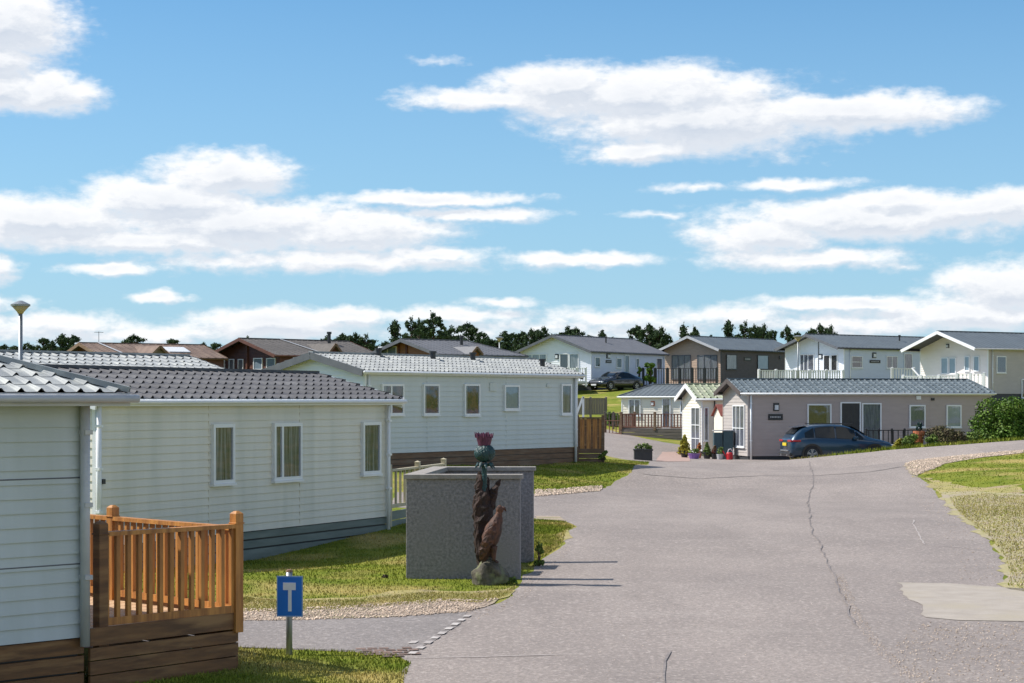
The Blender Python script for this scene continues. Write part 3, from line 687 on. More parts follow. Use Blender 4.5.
def wall_lamp(H, face, px, y0, y1, m=None):
    w = (y1-y0)*.36
    o = H.boxon(face, px-w, px+w, y0, y1, .05, m or M_BLACK, 'wall_lamp')
    H2 = H.boxon(face, px-w*.6, px+w*.6, y0+(y1-y0)*.25, y1-(y1-y0)*.15, .12, M_LENS, 'lamp_glass'); H2.parent = o
def rooflet(H, face_px, y_top, y_eave, half_px, proj, m, wallm):
    """a small cross gable on the front slope"""
    q, d = H.sp('f', face_px); hw = half_px*d/F; z1 = PZ(y_top, d)-H.base; z0 = PZ(y_eave, d)-H.base
    mb = MB(); y0 = -proj-.25; y1 = H.W*.45
    for s in (-1,1):
        a = Vector((q+s*hw, y0, z0)); b = Vector((q, y0, z1)); c = Vector((q, y1, z1)); e = Vector((q+s*hw, y1, z0)); t = Vector((0,0,-.07))
        mb.add([a,b,c,e,a+t,b+t,c+t,e+t], [(0,1,2,3),(4,5,6,7),(0,1,5,4),(1,2,6,5),(2,3,7,6),(3,0,4,7)])
    r = mb.build('porch_roof', m, H.o)
    MB().add([(q-hw*.85,-proj,z0-.3),(q+hw*.85,-proj,z0-.3),(q+hw*.85,-proj,z0+.02),(q,-proj,z1-.14),(q-hw*.85,-proj,z0+.02)], [(0,1,2,3,4)]).build('porch_gable', wallm, H.o)
    for s in (-1,1): MB().bar((q+s*hw,y0-.02,z0-.05),(q,y0-.02,z1-.05),.04,.14).build('bargeboard', M_WOODB, H.o)

TL = (.27,.016,.36,.032,6)
# near left caravan
th = math.atan2(.69, -.72)
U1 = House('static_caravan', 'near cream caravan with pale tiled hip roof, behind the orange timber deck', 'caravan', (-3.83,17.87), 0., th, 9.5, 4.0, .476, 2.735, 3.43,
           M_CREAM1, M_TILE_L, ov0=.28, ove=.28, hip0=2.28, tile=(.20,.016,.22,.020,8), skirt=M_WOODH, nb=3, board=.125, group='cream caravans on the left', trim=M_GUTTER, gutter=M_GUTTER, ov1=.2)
U1.pipe('l', .05, z0=.40, r=.045, m=M_GUTTER)
for zz in (1.9,1.13):
    v=[U1.loc('l',q,o,h) for q,o,h in ((0,0,zz),(4,0,zz),(4,.016,zz),(0,.016,zz),(0,0,zz+.012),(4,0,zz+.012),(4,.016,zz+.012),(0,.016,zz+.012))]
    MB().add(v,[(0,3,2,1),(4,5,6,7),(0,1,5,4),(1,2,6,5),(2,3,7,6),(3,0,4,7)]).build('joint_strip', M_GRTRIM, U1.o)
U1.winl('l', 2.2, 3.2, 1.2, 2.3, 'curtain')
# second caravan
U2 = House('static_caravan', 'long cream caravan with dark grey tiled roof and sage green skirt boards', 'caravan', (-6.38,30.46), -.12, math.atan2(8.54,4.09), 9.20, 3.66, .34, 2.63, 3.10,
           M_CREAM, M_TILE_D, ov0=.12, ov1=.32, ove=.14, tile=TL, skirt=M_SAGE, nb=3, board=.125, group='cream caravans on the left', skgap=.03)
U2.win('f',210,231.5,424,483.5,'green'); U2.win('f',271,299,423,480,'green',mull=(.30,)); U2.win('f',360,378,422,474,'green')
U2.seam('f',208.5); U2.seam('f',299.5); U2.pipe('f', .0, r=.045); U2.pipe('f', 9.08)
U2.boxon('f',99.5,102.5,479,484,.06,M_BLACK,'outdoor_tap')
# roof between
U2b = House('static_caravan', 'caravan with silvery tiled roof showing between the dark grey roof and the brown chalets', 'caravan', (-12.64,43.8), .5, math.atan2(.788,.616), 9, 3.66, .95, 3.22, 3.72,
            M_CREAM, M_TILE_L, tile=TL, group='cream caravans on the left', skirt=M_WOODB)
U2b.winl('f', 2,3,1.2,2.1,'curtain'); U2b.winl('f', 6,7,1.2,2.1,'curtain')
# third caravan
U3 = House('static_caravan', 'cream caravan with side coloured as in shade, bright tiled roof, white gable and dark verges', 'caravan', (-4.21,57), .5, math.atan2(.817,.577), 11, 3.66, 1.05, 3.46, 3.94,
           M_CREAMSH, M_TILE_L, side=M_WHITEW, ov0=.25, ov1=.2, ove=.14, tile=(.21,.014,.33,.032,6), barge=M_GRTRIM, skirt=M_WOODB, nb=3, board=.15, group='cream caravans on the left')
U3.win('f',380.5,402.5,384,415,'red',mull=(.42,)); U3.win('f',422,438,384,415,'red'); U3.win('f',463,478.5,384,415.5,'red'); U3.win('f',503,518,385,410,'pale'); U3.win('f',560,570,384,414.5,'curtain')
U3.seam('f',427,M_CREAMSH); U3.seam('f',506,M_CREAMSH); U3.pipe('f',10.85, r=.045); U3.pipe('f',.1)
U3.boxon('f',489,495,383,391,.05,M_CREAMSH,'meter_box'); U3.boxon('f',546,550,384,387,.05,M_CREAMSH,'meter_box')
for q,w in ((2.6,.55),(5.1,.5),(7.2,.5),(10.2,.28)):
    z = U3.ze+(U3.zr-U3.ze)*w*1.6
    MB().lathe([(.09,z-.1),(.09,z+.22),(.12,z+.22),(.12,z+.28)],10,(q,U3.W/2*min(1,w*1.6),0)).build('roof_vent', M_BLACK, U3.o)

# cream caravan across the lane
U4 = House('static_caravan', 'ivory caravan with slate roof behind the brown timber deck', 'caravan', (PX(622,116),116), .2, R(-30), 11, 3.66, 1.0, 2.85, 3.48,
           M_IVORY, M_RF_SL, ov0=.15, ove=.15, hip0=1.3, tile=(.3,.015,.35,.012,4), group='caravans and lodges on the right')
U4.win('f',629,641,399,416,'green',mull=(.5,)); wall_lamp(U4,'f',653,401,406,M_TERRA); U4.win('f',662.5,671,398,428,'green',name='door'); U4.win('f',680.5,686.5,398,413,'green')
# little caravan with green tiles
U5 = House('static_caravan', 'small cream caravan with mossy green tiles behind the potted conifers', 'caravan', (PX(702,97),97), -.15, R(12), 4.5, 3.2, .1, 2.73, 3.36,
           M_IVORY, M_TILE_G, ov0=.35, ove=.2, tile=(.33,.035,.36,.04,6), trim=M_WHITER, group='caravans and lodges on the right')
U5.win('l',692.5,701,407,452,'green',mull=(.5,),bar=(.3,.6),name='french_door'); U5.win('f',703.5,708.5,407,441,'green'); U5.pipe('f',.62,m=M_DKBR)
o = MB(); t = U5.sp('f',717)[0]
o.add([(t+.15*math.cos(a), -.04, 1.95+.15+.10*math.sin(a)) for a in [i*math.pi/8 for i in range(16)]]+[(t+.15*math.cos(a), -.0, 2.10+.10*math.sin(a)) for a in [i*math.pi/8 for i in range(16)]],
      [tuple(range(16))]+[(i,(i+1)%16,16+(i+1)%16,16+i) for i in range(16)])
o.build('oval_plaque', M_BLACK, U5.o)
# taupe lodge
U6 = House('static_caravan', 'long taupe lodge with blue grey tiled roof behind the dark blue car', 'lodge', (PX(748,90),90), -.14, R(11.4), 11.75, 3.66, .06, 2.96, 3.53,
           M_BEIGE, M_TILE_B, side=M_GREIGE, ov0=.40, ov1=.12, ove=.16, hip1=.45, tile=(.30,.030,.34,.035,6), barge=M_DKBR, cornerm=M_GREIGE, group='caravans and lodges on the right', gutter=M_UPVC)
U6.win('l',734,745.5,405,447,'green',mull=(.36,.7),bar=(.45,),name='gable_window')
U6.win('f',807,831,404,430,'dark'); U6.win('f',840,860.5,402,456,'open',name='doorway',label='open dark doorway'); U6.win('f',861.5,881,403,456,'curtain',name='door',label='white glazed door')
U6.win('f',909,925,405,427.5,'blue'); U6.win('f',946,961,405,427.5,'pale')
wall_lamp(U6,'f',776,403,411); plaque(U6,'f',768,782.5,414,420,letters=7); U6.boxon('f',916,920.5,396,399.5,.07,M_UPVC,'vent_box'); U6.boxon('f',931,934,398,400.5,.07,M_BLACK,'vent_box')
U6.pipe('f',.12,r=.05); U6.seam('f',835,M_BEIGE); U6.seam('f',930,M_BEIGE)
RIB = (.42,.020,9,.0,6)
W1 = House('holiday_lodge', 'white lodge with grey roof behind the black car', 'lodge', (PX(591,153),153), 3.3, R(57.6), 12, 6.4, 3.75, 6.42, 7.62,
           M_WHITESH, M_RF_SL2, side=M_WHITEW, ov0=.5, ov1=.3, ove=.25, tile=RIB, barge=M_GRTRIM, gutter=M_GRTRIM, group='lodges on the rise')
W1.win('l',525,547,354,364,'curtain',mull=(.33,.66)); W1.win('l',560,569,353.5,369,'dark',name='door'); W1.win('l',569.5,579,353.5,369,'curtain',name='door'); wall_lamp(W1,'l',557,354,359)
for a in ((594.5,599.5,357,367,'dark'),(616,621,358,368,'dark'),(624,628.5,355,376,'green'),(635.5,638.5,358,368,'dark'),(656,661.5,358,370,'green')): W1.win('f',*a)
wall_lamp(W1,'f',608,353.5,358.5); plaque(W1,'f',605.5,611,360,363,letters=4); W1.pipe('f',11.8,z0=.3); W1.flue(627,341)
W2 = House('holiday_lodge', 'dark brown lodge with tan gable and pale verges, black rail in front', 'lodge', (PX(721,165),165), 3.2, R(50), 12.2, 5.8, 3.8, 6.85, 7.92,
           M_DKBR, M_RF_SL, side=M_TAN, ov0=.7, ove=.25, tile=RIB, barge=M_GUTTER, gutter=M_DKTRIM, cornerm=M_DKTRIM, group='lodges on the rise')
W2.win('l',672,691,355,379,'curtain',mull=(.33,.66),fm=M_GRTRIM,name='patio_door'); W2.win('l',697.5,717.5,355,379,'curtain',mull=(.33,.66),fm=M_GRTRIM,name='patio_door')
W2.win('f',726,736.5,354.5,369.5,'curtain',fm=M_DKTRIM); W2.win('f',757,768,355,369.5,'pale',fm=M_DKTRIM); plaque(W2,'f',744,751,357,361,letters=4); W2.boxon('f',779,781.5,356,359,.08,M_DKTRIM,'vent_box')
W3 = House('holiday_lodge', 'white lodge with slate roof behind the middle lamp post and white rail', 'lodge', (PX(844,150),150), 3.4, R(36), 12.2, 6.3, 3.8, 6.60, 7.60,
           M_WHITESH, M_RF_SL, side=M_WHITEW, ov0=.9, ove=.25, tile=RIB, barge=M_GRTRIM, gutter=M_DKTRIM, group='lodges on the rise')
W3.win('l',800.5,814.5,354,371,'green',mull=(.42,.72)); W3.win('l',824,830.5,355,371,'dark'); W3.win('l',831.5,838,354.5,371,'dark'); wall_lamp(W3,'l',821,354,359)
W3.boxon('l',818.2,819.2,342,378,.03,M_GRTRIM,'joint_strip')
W3.win('f',851,862,356,368,'dark',bar=(.5,)); wall_lamp(W3,'f',874,352.5,358); plaque(W3,'f',869.5,880,360,363,letters=6); W3.win('f',886,897,356,368.5,'green',mull=(.5,)); W3.win('f',903.7,911.8,353.5,369,'green'); W3.win('f',929,934,356,369,'blue')
W3.pipe('f',.6,z0=.3); W3.flue(917.6,336)
W4 = House('holiday_lodge', 'cream porched lodge with projecting white gable at the right edge', 'lodge', (PX(988,127),127), 2.6, R(32), 13, 6.1, 3.0, 5.98, 7.02,
           M_GREIGE, M_RF_SL, side=M_BEIGE2, ov0=1.45, ove=.3, tile=RIB, barge=M_WHITER, gutter=M_GUTTER, group='lodges on the rise')
W4.win('l',941.5,948.7,357.5,374,'pale'); W4.win('l',949.5,956.5,357.5,374,'pale'); W4.win('l',965,970.2,356,371,'pale'); W4.win('l',974.2,980,356,371,'pale'); wall_lamp(W4,'l',948,344,348)
W4.win('f',996,1005.5,356,373,'blue'); W4.pipe('f',.35,z0=.3); W4.win('f',1021,1030,379,398,'dark')
# underside of the long porch roof
SH = (.5,.008,.28,.014,3)
L1 = House('timber_chalet', 'brown shingled chalet furthest left behind the silvery roof', 'chalet', (PX(107,120),120), 2.1, R(35.6), 7.8, 6.0, 2.6, 5.28, 6.08,
           M_REDBR, M_RF_BR, ov0=.5, ove=.35, tile=SH, barge=M_WOODB, gutter=M_WOODB, cornerm=M_REDBR, group='timber chalets')
rooflet(L1,150,346,357,12,1.2,M_RF_BR,M_GREYW); L1.win('l',66,74,359,370,'curtain'); L1.win('l',86,94,359,370,'curtain')
t = L1.sp('f',135)[0]; MB().bar((t-.6,-.2,L1.ze+.05),(t-1.1,L1.W/2,L1.zr+.08),.12,.03).build('valley_flashing', M_GUTTER, L1.o)
MB().bar((t+3.4,.8,L1.ze+.30),(t+3.5,2.0,L1.ze+.62),1.4,.06).build('skylight', M_LENS, L1.o)
mb = MB().bar((.8,3,L1.zr),(.8,3,L1.zr+.75),.03,.03); mb.bar((.5,3,L1.zr+.7),(1.1,3,L1.zr+.7),.03,.03); mb.build('aerial', M_METAL, L1.o)
L2 = House('timber_chalet', 'red brown chalet with white doors in its gable and a black flue', 'chalet', (PX(280,125),125), 2.1, R(46), 8.5, 6.5, 2.7, 5.50, 6.50,
           M_REDBR, M_RF_GB, ov0=.7, ove=.35, tile=SH, barge=M_REDBR, gutter=M_REDBR, cornerm=M_REDBR, group='timber chalets')
for a in ((220.5,225.3,359,373),(229.5,234.6,359,373),(238.6,243.8,359,373)): L2.win('l',*a,'curtain',name='glazed_door')
L2.win('l',254,263,358,370,'pale'); L2.win('l',267,276,358,370,'pale'); L2.boxon('l',247,248.6,344,375,.12,M_REDBR,'gable_post'); L2.boxon('l',216,217.4,352,375,.12,M_TAN,'gable_post')
rooflet(L2,329,343.5,353,9,.4,M_RF_GB,M_REDBR); MB().lathe([(.11,L2.zr-.4),(.11,L2.zr+.45),(.16,L2.zr+.45),(.16,L2.zr+.6)],10,(L2.L-2.2,2.6,0)).build('flue', M_BLACK, L2.o)
MB().bar((3.6,-.2,L2.ze+.05),(2.6,L2.W/2,L2.zr+.08),.12,.03).build('valley_flashing', M_GUTTER, L2.o)
L3 = House('timber_chalet', 'orange timber chalet with blue grey roof left of the tall lamp', 'chalet', (PX(443,125),125), 2.3, R(44), 7.0, 6.5, 2.8, 5.55, 6.45,
           M_ORANGE, M_RF_SL2, ov0=.7, ove=.35, hip1=2.2, tile=SH, barge=M_GRTRIM, gutter=M_GRTRIM, cornerm=M_ORANGE, group='timber chalets')
L3.win('l',379,397,346.5,360,'pale',mull=(.5,)); L3.boxon('l',399,400.2,343,360,.1,M_REDBR,'gable_post'); L3.boxon('l',406.5,408,343,360,.1,M_REDBR,'gable_post')
rooflet(L3,469,346.5,354,8,.5,M_RF_SL2,M_ORANGE); MB().lathe([(.10,L3.zr-.5),(.10,L3.zr+.15),(.14,L3.zr+.15),(.14,L3.zr+.3)],10,(3.6,2.2,0)).build('flue', M_BLACK, L3.o)
# a pale low roof far left of the white lodge
L4 = House('holiday_lodge', 'low sandy lodge mostly hidden left of the white gable', 'lodge', (PX(506,170),170), 3.4, R(20), 6, 4, 3.8, 6.0, 6.5, M_TAN, M_RF_BR, tile=SH, ove=.3, group='lodges on the rise')

# ------------------------------------------------------------------ decks and rails
D1 = thing('timber_deck', 'orange stained timber deck with baluster rails beside the nearest caravan', 'deck', (-3.83,17.87,0))
Pf, Pr, Pb = (-3.74,18.10), (-2.67,19.30), (-4.20,20.95); b0 = (-3.83,17.87,0)
def lc(p, z): return Vector((p[0]-b0[0], p[1]-b0[1], z))
# rails: front then back
def deckrail(P, Q, n0, n1, z1):
    railing(D1, P, Q, .50, z1, M_WOOD, npost=0, gap=.118, bw=.042, base=b0)
deckrail(Pf, Pr, 0, 0, 1.40); deckrail(Pr, (-4.62,21.41), 0, 0, 1.375)
for p, zl, zh, w in ((Pf,.27,1.475,.10),(Pr,.35,1.50,.095),(Pb,.40,1.47,.095)):
    mb = MB(); x, y = p[0]-b0[0], p[1]-b0[1]; h = w/2; a = math.atan2(1.2,1.07)
    M = lambda v: Vector((x+v.x*math.cos(a)-v.y*math.sin(a), y+v.x*math.sin(a)+v.y*math.cos(a), v.z))
    mb.box(-h,h,-h,h,zl,zh,M); mb.box(-h-.008,h+.008,-h-.008,h+.008,zh-.10,zh-.085,M)
    mb.add([M(Vector(t)) for t in ((-h,-h,zh),(h,-h,zh),(h,h,zh),(-h,h,zh),(-h*.4,-h*.4,zh+.025),(h*.4,-h*.4,zh+.025),(h*.4,h*.4,zh+.025),(-h*.4,h*.4,zh+.025))],[(0,1,5,4),(1,2,6,5),(2,3,7,6),(3,0,4,7),(4,5,6,7)])
    mb.build('post', M_WOODH if p is Pf else M_WOOD, D1, bevel=.004)
# fascia and skirt boards along the front and right side
f0 = (-3.83+.03,17.87+.03)
for (z0,z1,m,ex) in ((.385,.545,M_WOODH,0),(.255,.365,M_WOODH,0),(.125,.245,M_WOODH,.01),(-.05,.115,M_WOODH,.0)):
    zc = (z0+z1)/2
    MB().bar(lc(f0,zc), lc((Pr[0]-.01+ex,Pr[1]-.01+ex),zc), .03, z1-z0).build('skirt_board', m, D1)
    MB().bar(lc((Pr[0],Pr[1]+.03),zc), lc((-4.62,21.43),zc), .03, z1-z0).build('skirt_board', m, D1)
mb = MB(); n = 12
q00, q10, q11, q01 = Vector((*f0,0)), Vector((*Pr,0)), Vector((-4.62,21.40,0)), Vector((-5.6,20.1,0))
for i in range(n):
    t0, t1 = i/n+.004, (i+1)/n-.004
    a = q00.lerp(q01,t0); b = q10.lerp(q11,t0); c = q10.lerp(q11,t1); d = q00.lerp(q01,t1)
    vs = [lc(p, .47) for p in (a,b,c,d)]+[lc(p,.50) for p in (a,b,c,d)]
    mb.add(vs, [(0,3,2,1),(4,5,6,7),(0,1,5,4),(1,2,6,5),(2,3,7,6),(3,0,4,7)])
mb.build('deck_boards', M_DECK, D1)
tb = MB()
for px, py in ((165,634),(169,650),(100,645),(108,644)):
    d = 18.3; x = PX(px,d)-b0[0]; y = d-b0[1]-.0; t = (x/1.13); 
    tb.box(x-.04,x+.05,t*1.43*.85-.06,t*1.43*.85-.0,PZ(py,d)-.006,PZ(py,d)+.006)
# sage fence at the end of the second caravan
fb = (-2.2,39.5,0)
F1 = thing('balustrade_fence', 'cream picket balustrade over green boards behind the roughcast enclosure', 'fence', (fb[0],fb[1],gz(fb[0],fb[1])), 0)
fbb = (fb[0],fb[1],gz(fb[0],fb[1]))
railing(F1, (-2.42,39.15), (-1.48,43.1), .42, 1.23, M_SAGEL, npost=3, gap=.30, bw=.045, post=.10, posttop=.09, postlow=.4, base=fbb)
for z0,z1 in ((.05,.21),(.23,.40)): MB().bar((-.20,-.3,(z0+z1)/2-fbb[2]),(.72,3.6,(z0+z1)/2-fbb[2]),.04,z1-z0).build('skirt_board', M_SAGE, F1)
# timber screen by the third caravan
sx = PX(577.5,66.3); sb = (sx,66.3,.45)
S1 = thing('timber_screen', 'brown close-boarded timber screen at the far end of the white-gabled cream caravan', 'screen', sb)
w = PX(602,67)-sx; n = 12
for i in range(n):
    MB().box(.02+i*w/n, .02+(i+.97)*w/n, -.02, .02, .50, PZ(418.5,66.5)-.45+rnd.uniform(-.02,.02)).build('screen_board', M_WOOD if i%3 else M_WOODH, S1)
for i in range(4): MB().box(0,w,-.045,-.01,-.12+i*.165,.035+i*.165).build('skirt_board', M_WOODB, S1)
for x in (0,w): MB().box(x-.05,x+.05,-.05,.05,-.2,PZ(415,66.5)-.45).build('post', M_WOODB, S1)
MB().box(-.02,w+.02,-.06,.06,PZ(418,66.5)-.47,PZ(418,66.5)-.42).build('cap_rail', M_WOODB, S1)
# deck before the ivory caravan
d4 = (math.cos(R(-24)), math.sin(R(-24))); e0 = (5.35,113.0); e1 = (e0[0]+d4[0]*9, e0[1]+d4[1]*9)
D2 = thing('timber_deck', 'brown timber deck with rails in front of the ivory caravan', 'deck', (e0[0],e0[1],.2)); db = (e0[0],e0[1],.2)
s0 = (e0[0]+d4[0]*.9, e0[1]+d4[1]*.9)
railing(D2, s0, e1, 1.0, 1.83, M_REDW, mp=M_WOODB, npost=5, gap=.19, bw=.07, post=.13, postlow=.1, base=db)
n4 = (-d4[1], d4[0])
railing(D2, (s0[0],s0[1]), (s0[0]+n4[0]*2.2, s0[1]+n4[1]*2.2), 1.0, 1.83, M_REDW, mp=M_WOODB, npost=1, gap=.19, bw=.07, post=.13, base=db)
railing(D2, (e0[0]-.1,e0[1]+.1), s0, .62, 1.45, M_REDW, mp=M_WOODB, npost=2, gap=.19, bw=.04, post=.10, base=db)
for i in range(5): MB().bar((s0[0]-db[0],s0[1]-db[1],.0+i*.165),(e1[0]-db[0],e1[1]-db[1],.0+i*.165),.05,.145).build('skirt_board', M_GREYH, D2)
for i in range(3): MB().bar((-.1,.1,.0+i*.165),(s0[0]-db[0],s0[1]-db[1],.0+i*.165),.05,.145).build('skirt_board', M_GREYH, D2)
mb = MB(); A = Vector((s0[0]-db[0],s0[1]-db[1],0)); B = Vector((e1[0]-db[0],e1[1]-db[1],0)); nn = Vector((n4[0]*2.5,n4[1]*2.5,0))
mb.add([A+Vector((0,0,.72)),B+Vector((0,0,.72)),B+nn+Vector((0,0,.72)),A+nn+Vector((0,0,.72)),A+Vector((0,0,.79)),B+Vector((0,0,.79)),B+nn+Vector((0,0,.79)),A+nn+Vector((0,0,.79))],[(0,3,2,1),(4,5,6,7),(0,1,5,4),(1,2,6,5),(2,3,7,6),(3,0,4,7)]).build('deck_boards', M_GREYH, D2)
def fence(name, label, cat, pa, pb, z0, z1, m, mp=None, np_=3, gap=.12, bw=.08, post=.1, group=None, tops=.05):
    P = (PX(pa[0],pa[1]),pa[1]); Q = (PX(pb[0],pb[1]),pb[1]); b = (P[0],P[1],z0-.0)
    t = thing(name, label, cat, b, 0, group)
    railing(t, P, Q, z0, z1, m, mp=mp, npost=np_, gap=gap, bw=bw, post=post, posttop=tops, postlow=.3, base=b)
    return t
fence('picket_fence','grey close-boarded fence on the bank below the white lodge','fence',(575,123),(606,123.5),1.65,2.72,M_GREYW,np_=3,gap=.155,bw=.148,post=.12)
fence('picket_fence','dark open fence between the grey fence and the ivory caravan','fence',(605,117),(622,116.6),1.05,1.85,M_DKBR,np_=3,gap=.17,bw=.05,post=.1)
hr = thing('stair_rail','white sloping stair handrail in front of the grey fence','handrail',(PX(577,100),100,1.0))
for dy in (0,1.0): MB().bar((0,dy,.9),(.32,dy,1.75),.07,.07).build('handrail', M_WHITER, hr)
MB().bar((.33,0,-.4),(.33,0,1.78),.07,.07).build('post', M_WHITER, hr); MB().bar((.33,1.0,-.4),(.33,1.0,1.78),.07,.07).build('post', M_WHITER, hr)
fence('deck_rail','small white balustrade by the door of the white lodge behind the black car','railing',(568,147),(586,147.5),3.9,4.98,M_WHITER,np_=3,gap=.17,bw=.06)
fence('deck_rail','black balustrade in front of the dark brown lodge','railing',(643,158),(717,156),3.7,5.1,M_BLACK,np_=7,gap=.20,bw=.05,post=.14)
fence('deck_rail','long white balustrade in front of the white lodge with the slate roof','railing',(759,144),(843,146),3.55,4.77,M_WHITER,np_=6,gap=.19,bw=.12,post=.16)
fence('deck_rail','white balustrade with a stair gap beside the cream porched lodge','railing',(892,141),(914,141),3.5,4.85,M_WHITER,np_=2,gap=.19,bw=.07,post=.15)
fence('deck_rail','low white balustrade below the projecting white gable','railing',(903,126),(957,124),2.9,4.12,M_WHITER,np_=4,gap=.19,bw=.13,post=.16)
fence('deck_rail','short white balustrade with open bars at the right of the cream porch','railing',(957,123.8),(984,123),2.9,4.22,M_WHITER,np_=3,gap=.22,bw=.07,post=.14)
sr = thing('stair_rail','white sloping stair handrails between the white balustrades','handrail',(PX(912,140),140,3.4))
MB().bar((0,0,1.45),(.45,-.8,.75),.08,.08).build('handrail', M_WHITER, sr); MB().bar((1.2,0,1.5),(1.75,-.8,.75),.08,.08).build('handrail', M_WHITER, sr); MB().bar((1.2,0,0),(1.2,0,1.55),.09,.09).build('post', M_WHITER, sr)
fence('garden_rail','black iron rail along the front of the taupe lodge beyond the car','railing',(866,87.6),(930,88.6),.25,1.28,M_BLACK,np_=6,gap=.24,bw=.03,post=.07)

def floor_slab(par, pts, z, m=None, th=.14):
    bx, by, bz = par.location
    P = [Vector((PX(px,dd)-bx, dd-by, z-bz)) for px,dd in pts]; n = len(P); t = Vector((0,0,-th))
    MB().add(P+[p+t for p in P], [tuple(range(n)), tuple(range(2*n-1,n-1,-1))]+[(i,(i+1)%n,n+(i+1)%n,n+i) for i in range(n)]).build('deck_boards', m or M_GREYH, par)
RL = [o for o in COL.objects if o.name.startswith('deck_rail') and o.type == 'EMPTY']
floor_slab(RL[0], [(566,147),(588,147.5),(589,152.5),(566,155)], 3.95, M_GUTTER)
floor_slab(RL[1], [(640,158),(720,156),(721,164.8),(668,169.5),(640,169)], 3.8, M_GREYH)
floor_slab(RL[2], [(757,144),(845,146),(845,149.8),(794,153.6),(757,152)], 3.65, M_GUTTER)
floor_slab(RL[4], [(900,126),(957,124),(987,123.0),(988,126.8),(937,131.8),(900,130)], 3.0, M_GUTTER)
# lamps
def lamp(px, d, ytop, label, hw, grp='lamp posts among the caravans'):
    z0 = gz(PX(px,d), d); zt = PZ(ytop,d)-z0; t = thing('street_lamp', label, 'lamp post', (PX(px,d),d,z0), 0, grp)
    hh = hw*1.0
    MB().path([(0,0,-.1),(0,0,zt-hh*1.1)],[.055,.045],10).build('pole', M_METAL, t, smooth=True)
    MB().lathe([(.06,zt-hh*1.15),(.07,zt-hh),(hw,zt-.06)],16).build('diffuser', M_AMBER, t, smooth=True)
    MB().lathe([(hw*1.04,zt-.07),(hw*1.06,zt-.03),(hw*.75,zt),(hw*.2,zt+.05)],16).build('cap', M_METAL, t)
lamp(20.5,43,303,'tall lamp post with upturned amber cone behind the nearest roof',.20)
lamp(499.5,145,337,'thin lamp post with small pale head left of the white lodge',.30)
lamp(798,142,336,'thin lamp post with flat head in front of the white gable',.34)

# ------------------------------------------------------------------ roughcast enclosure
E = thing('roughcast_enclosure', 'grey roughcast walled bin enclosure with concrete coping behind the carved sculpture', 'enclosure', (-1.53,28.76,0))
sk = Vector((.082,1,0)); H_ = 1.46
def ewall(x0, y0, x1, y1, nm='wall'):
    # rectangle in sheared footprint coordinates
    P = [Vector((x,0,0))+sk*y for x,y in ((x0,y0),(x1,y0),(x1,y1),(x0,y1))]
    mb = MB().add([p+Vector((0,0,-.2)) for p in P]+[p+Vector((0,0,H_)) for p in P],[(0,3,2,1),(4,5,6,7),(0,1,5,4),(1,2,6,5),(2,3,7,6),(3,0,4,7)])
    mb.build(nm, M_HARL, E, bevel=.008)
    P = [Vector((x,0,0))+sk*y for x,y in ((x0-.035,y0-.035),(x1+.035,y0-.035),(x1+.035,y1+.035),(x0-.035,y1+.035))]
    MB().add([p+Vector((0,0,H_-.001)) for p in P]+[p+Vector((0,0,H_+.065)) for p in P],[(0,3,2,1),(4,5,6,7),(0,1,5,4),(1,2,6,5),(2,3,7,6),(3,0,4,7)]).build('coping', M_COPE, E, bevel=.006)
ewall(0,0,1.645,.2); ewall(0,.27,.2,3.2); ewall(0,3.27,1.60,3.47)
binA = thing('wheeled_bin', 'dark green wheeled bin inside the roughcast enclosure', 'bin', (-1.0,29.9,0), 0, 'bins in the enclosure')
mb = MB(); mb.add([(-.28,-.35,.05),(.28,-.35,.05),(.28,.35,.05),(-.28,.35,.05),(-.34,-.42,1.2),(.34,-.42,1.2),(.34,.42,1.2),(-.34,.42,1.2)],[(0,3,2,1),(4,5,6,7),(0,1,5,4),(1,2,6,5),(2,3,7,6),(3,0,4,7)]); mb.build('bin_body', M_BIN, binA, bevel=.02)
mb = MB(); mb.add([(-.36,-.45,1.2),(.36,-.45,1.2),(.36,.46,1.24),(-.36,.46,1.24),(-.32,-.38,1.27),(.32,-.38,1.27),(.32,.42,1.36),(-.32,.42,1.36)],[(0,3,2,1),(4,5,6,7),(0,1,5,4),(1,2,6,5),(2,3,7,6),(3,0,4,7)]); mb.build('lid', M_BIN, binA, bevel=.02)
for x in (-.24,.24): MB().path([(x-.03,.3,.10),(x+.03,.3,.10)],[.10,.10],12).build('wheel', M_TYRE, binA)
b2 = dup(binA); b2.location = (-.75,31.1,0)

# ------------------------------------------------------------------ carved sculpture
sc_ = 71.4
def S(px, py, y=0): return Vector(((px-490)/sc_, y, (586-py)/sc_))
K = thing('carved_sculpture', 'carved bird of prey on a rock beside a split trunk topped by a painted thistle', 'sculpture', (PX(490,27.9),27.9,0))
def noisy(o, amp, seed=0, f=9):
    from mathutils import noise
    for v in o.data.vertices: v.co += v.co.normalized()*0 + Vector(noise.noise_vector(v.co*f+Vector((seed,0,0))))*amp
    return o
bm = bmesh.new(); bmesh.ops.create_icosphere(bm, subdivisions=4, radius=1)
for v in bm.verts: v.co = Vector((v.co.x*.255, v.co.y*.22, max(v.co.z,-.3)*.27+.09+.05*(v.co.x<.1)*v.co.z))
me = bpy.data.meshes.new('rock'); bm.to_mesh(me); bm.free(); me.materials.append(M_ROCK)
me.polygons.foreach_set('use_smooth',[True]*len(me.polygons))
o = bpy.data.objects.new('rock', me); COL.objects.link(o); o.parent = K; noisy(o,.06,3,5); noisy(o,.02,9,16)
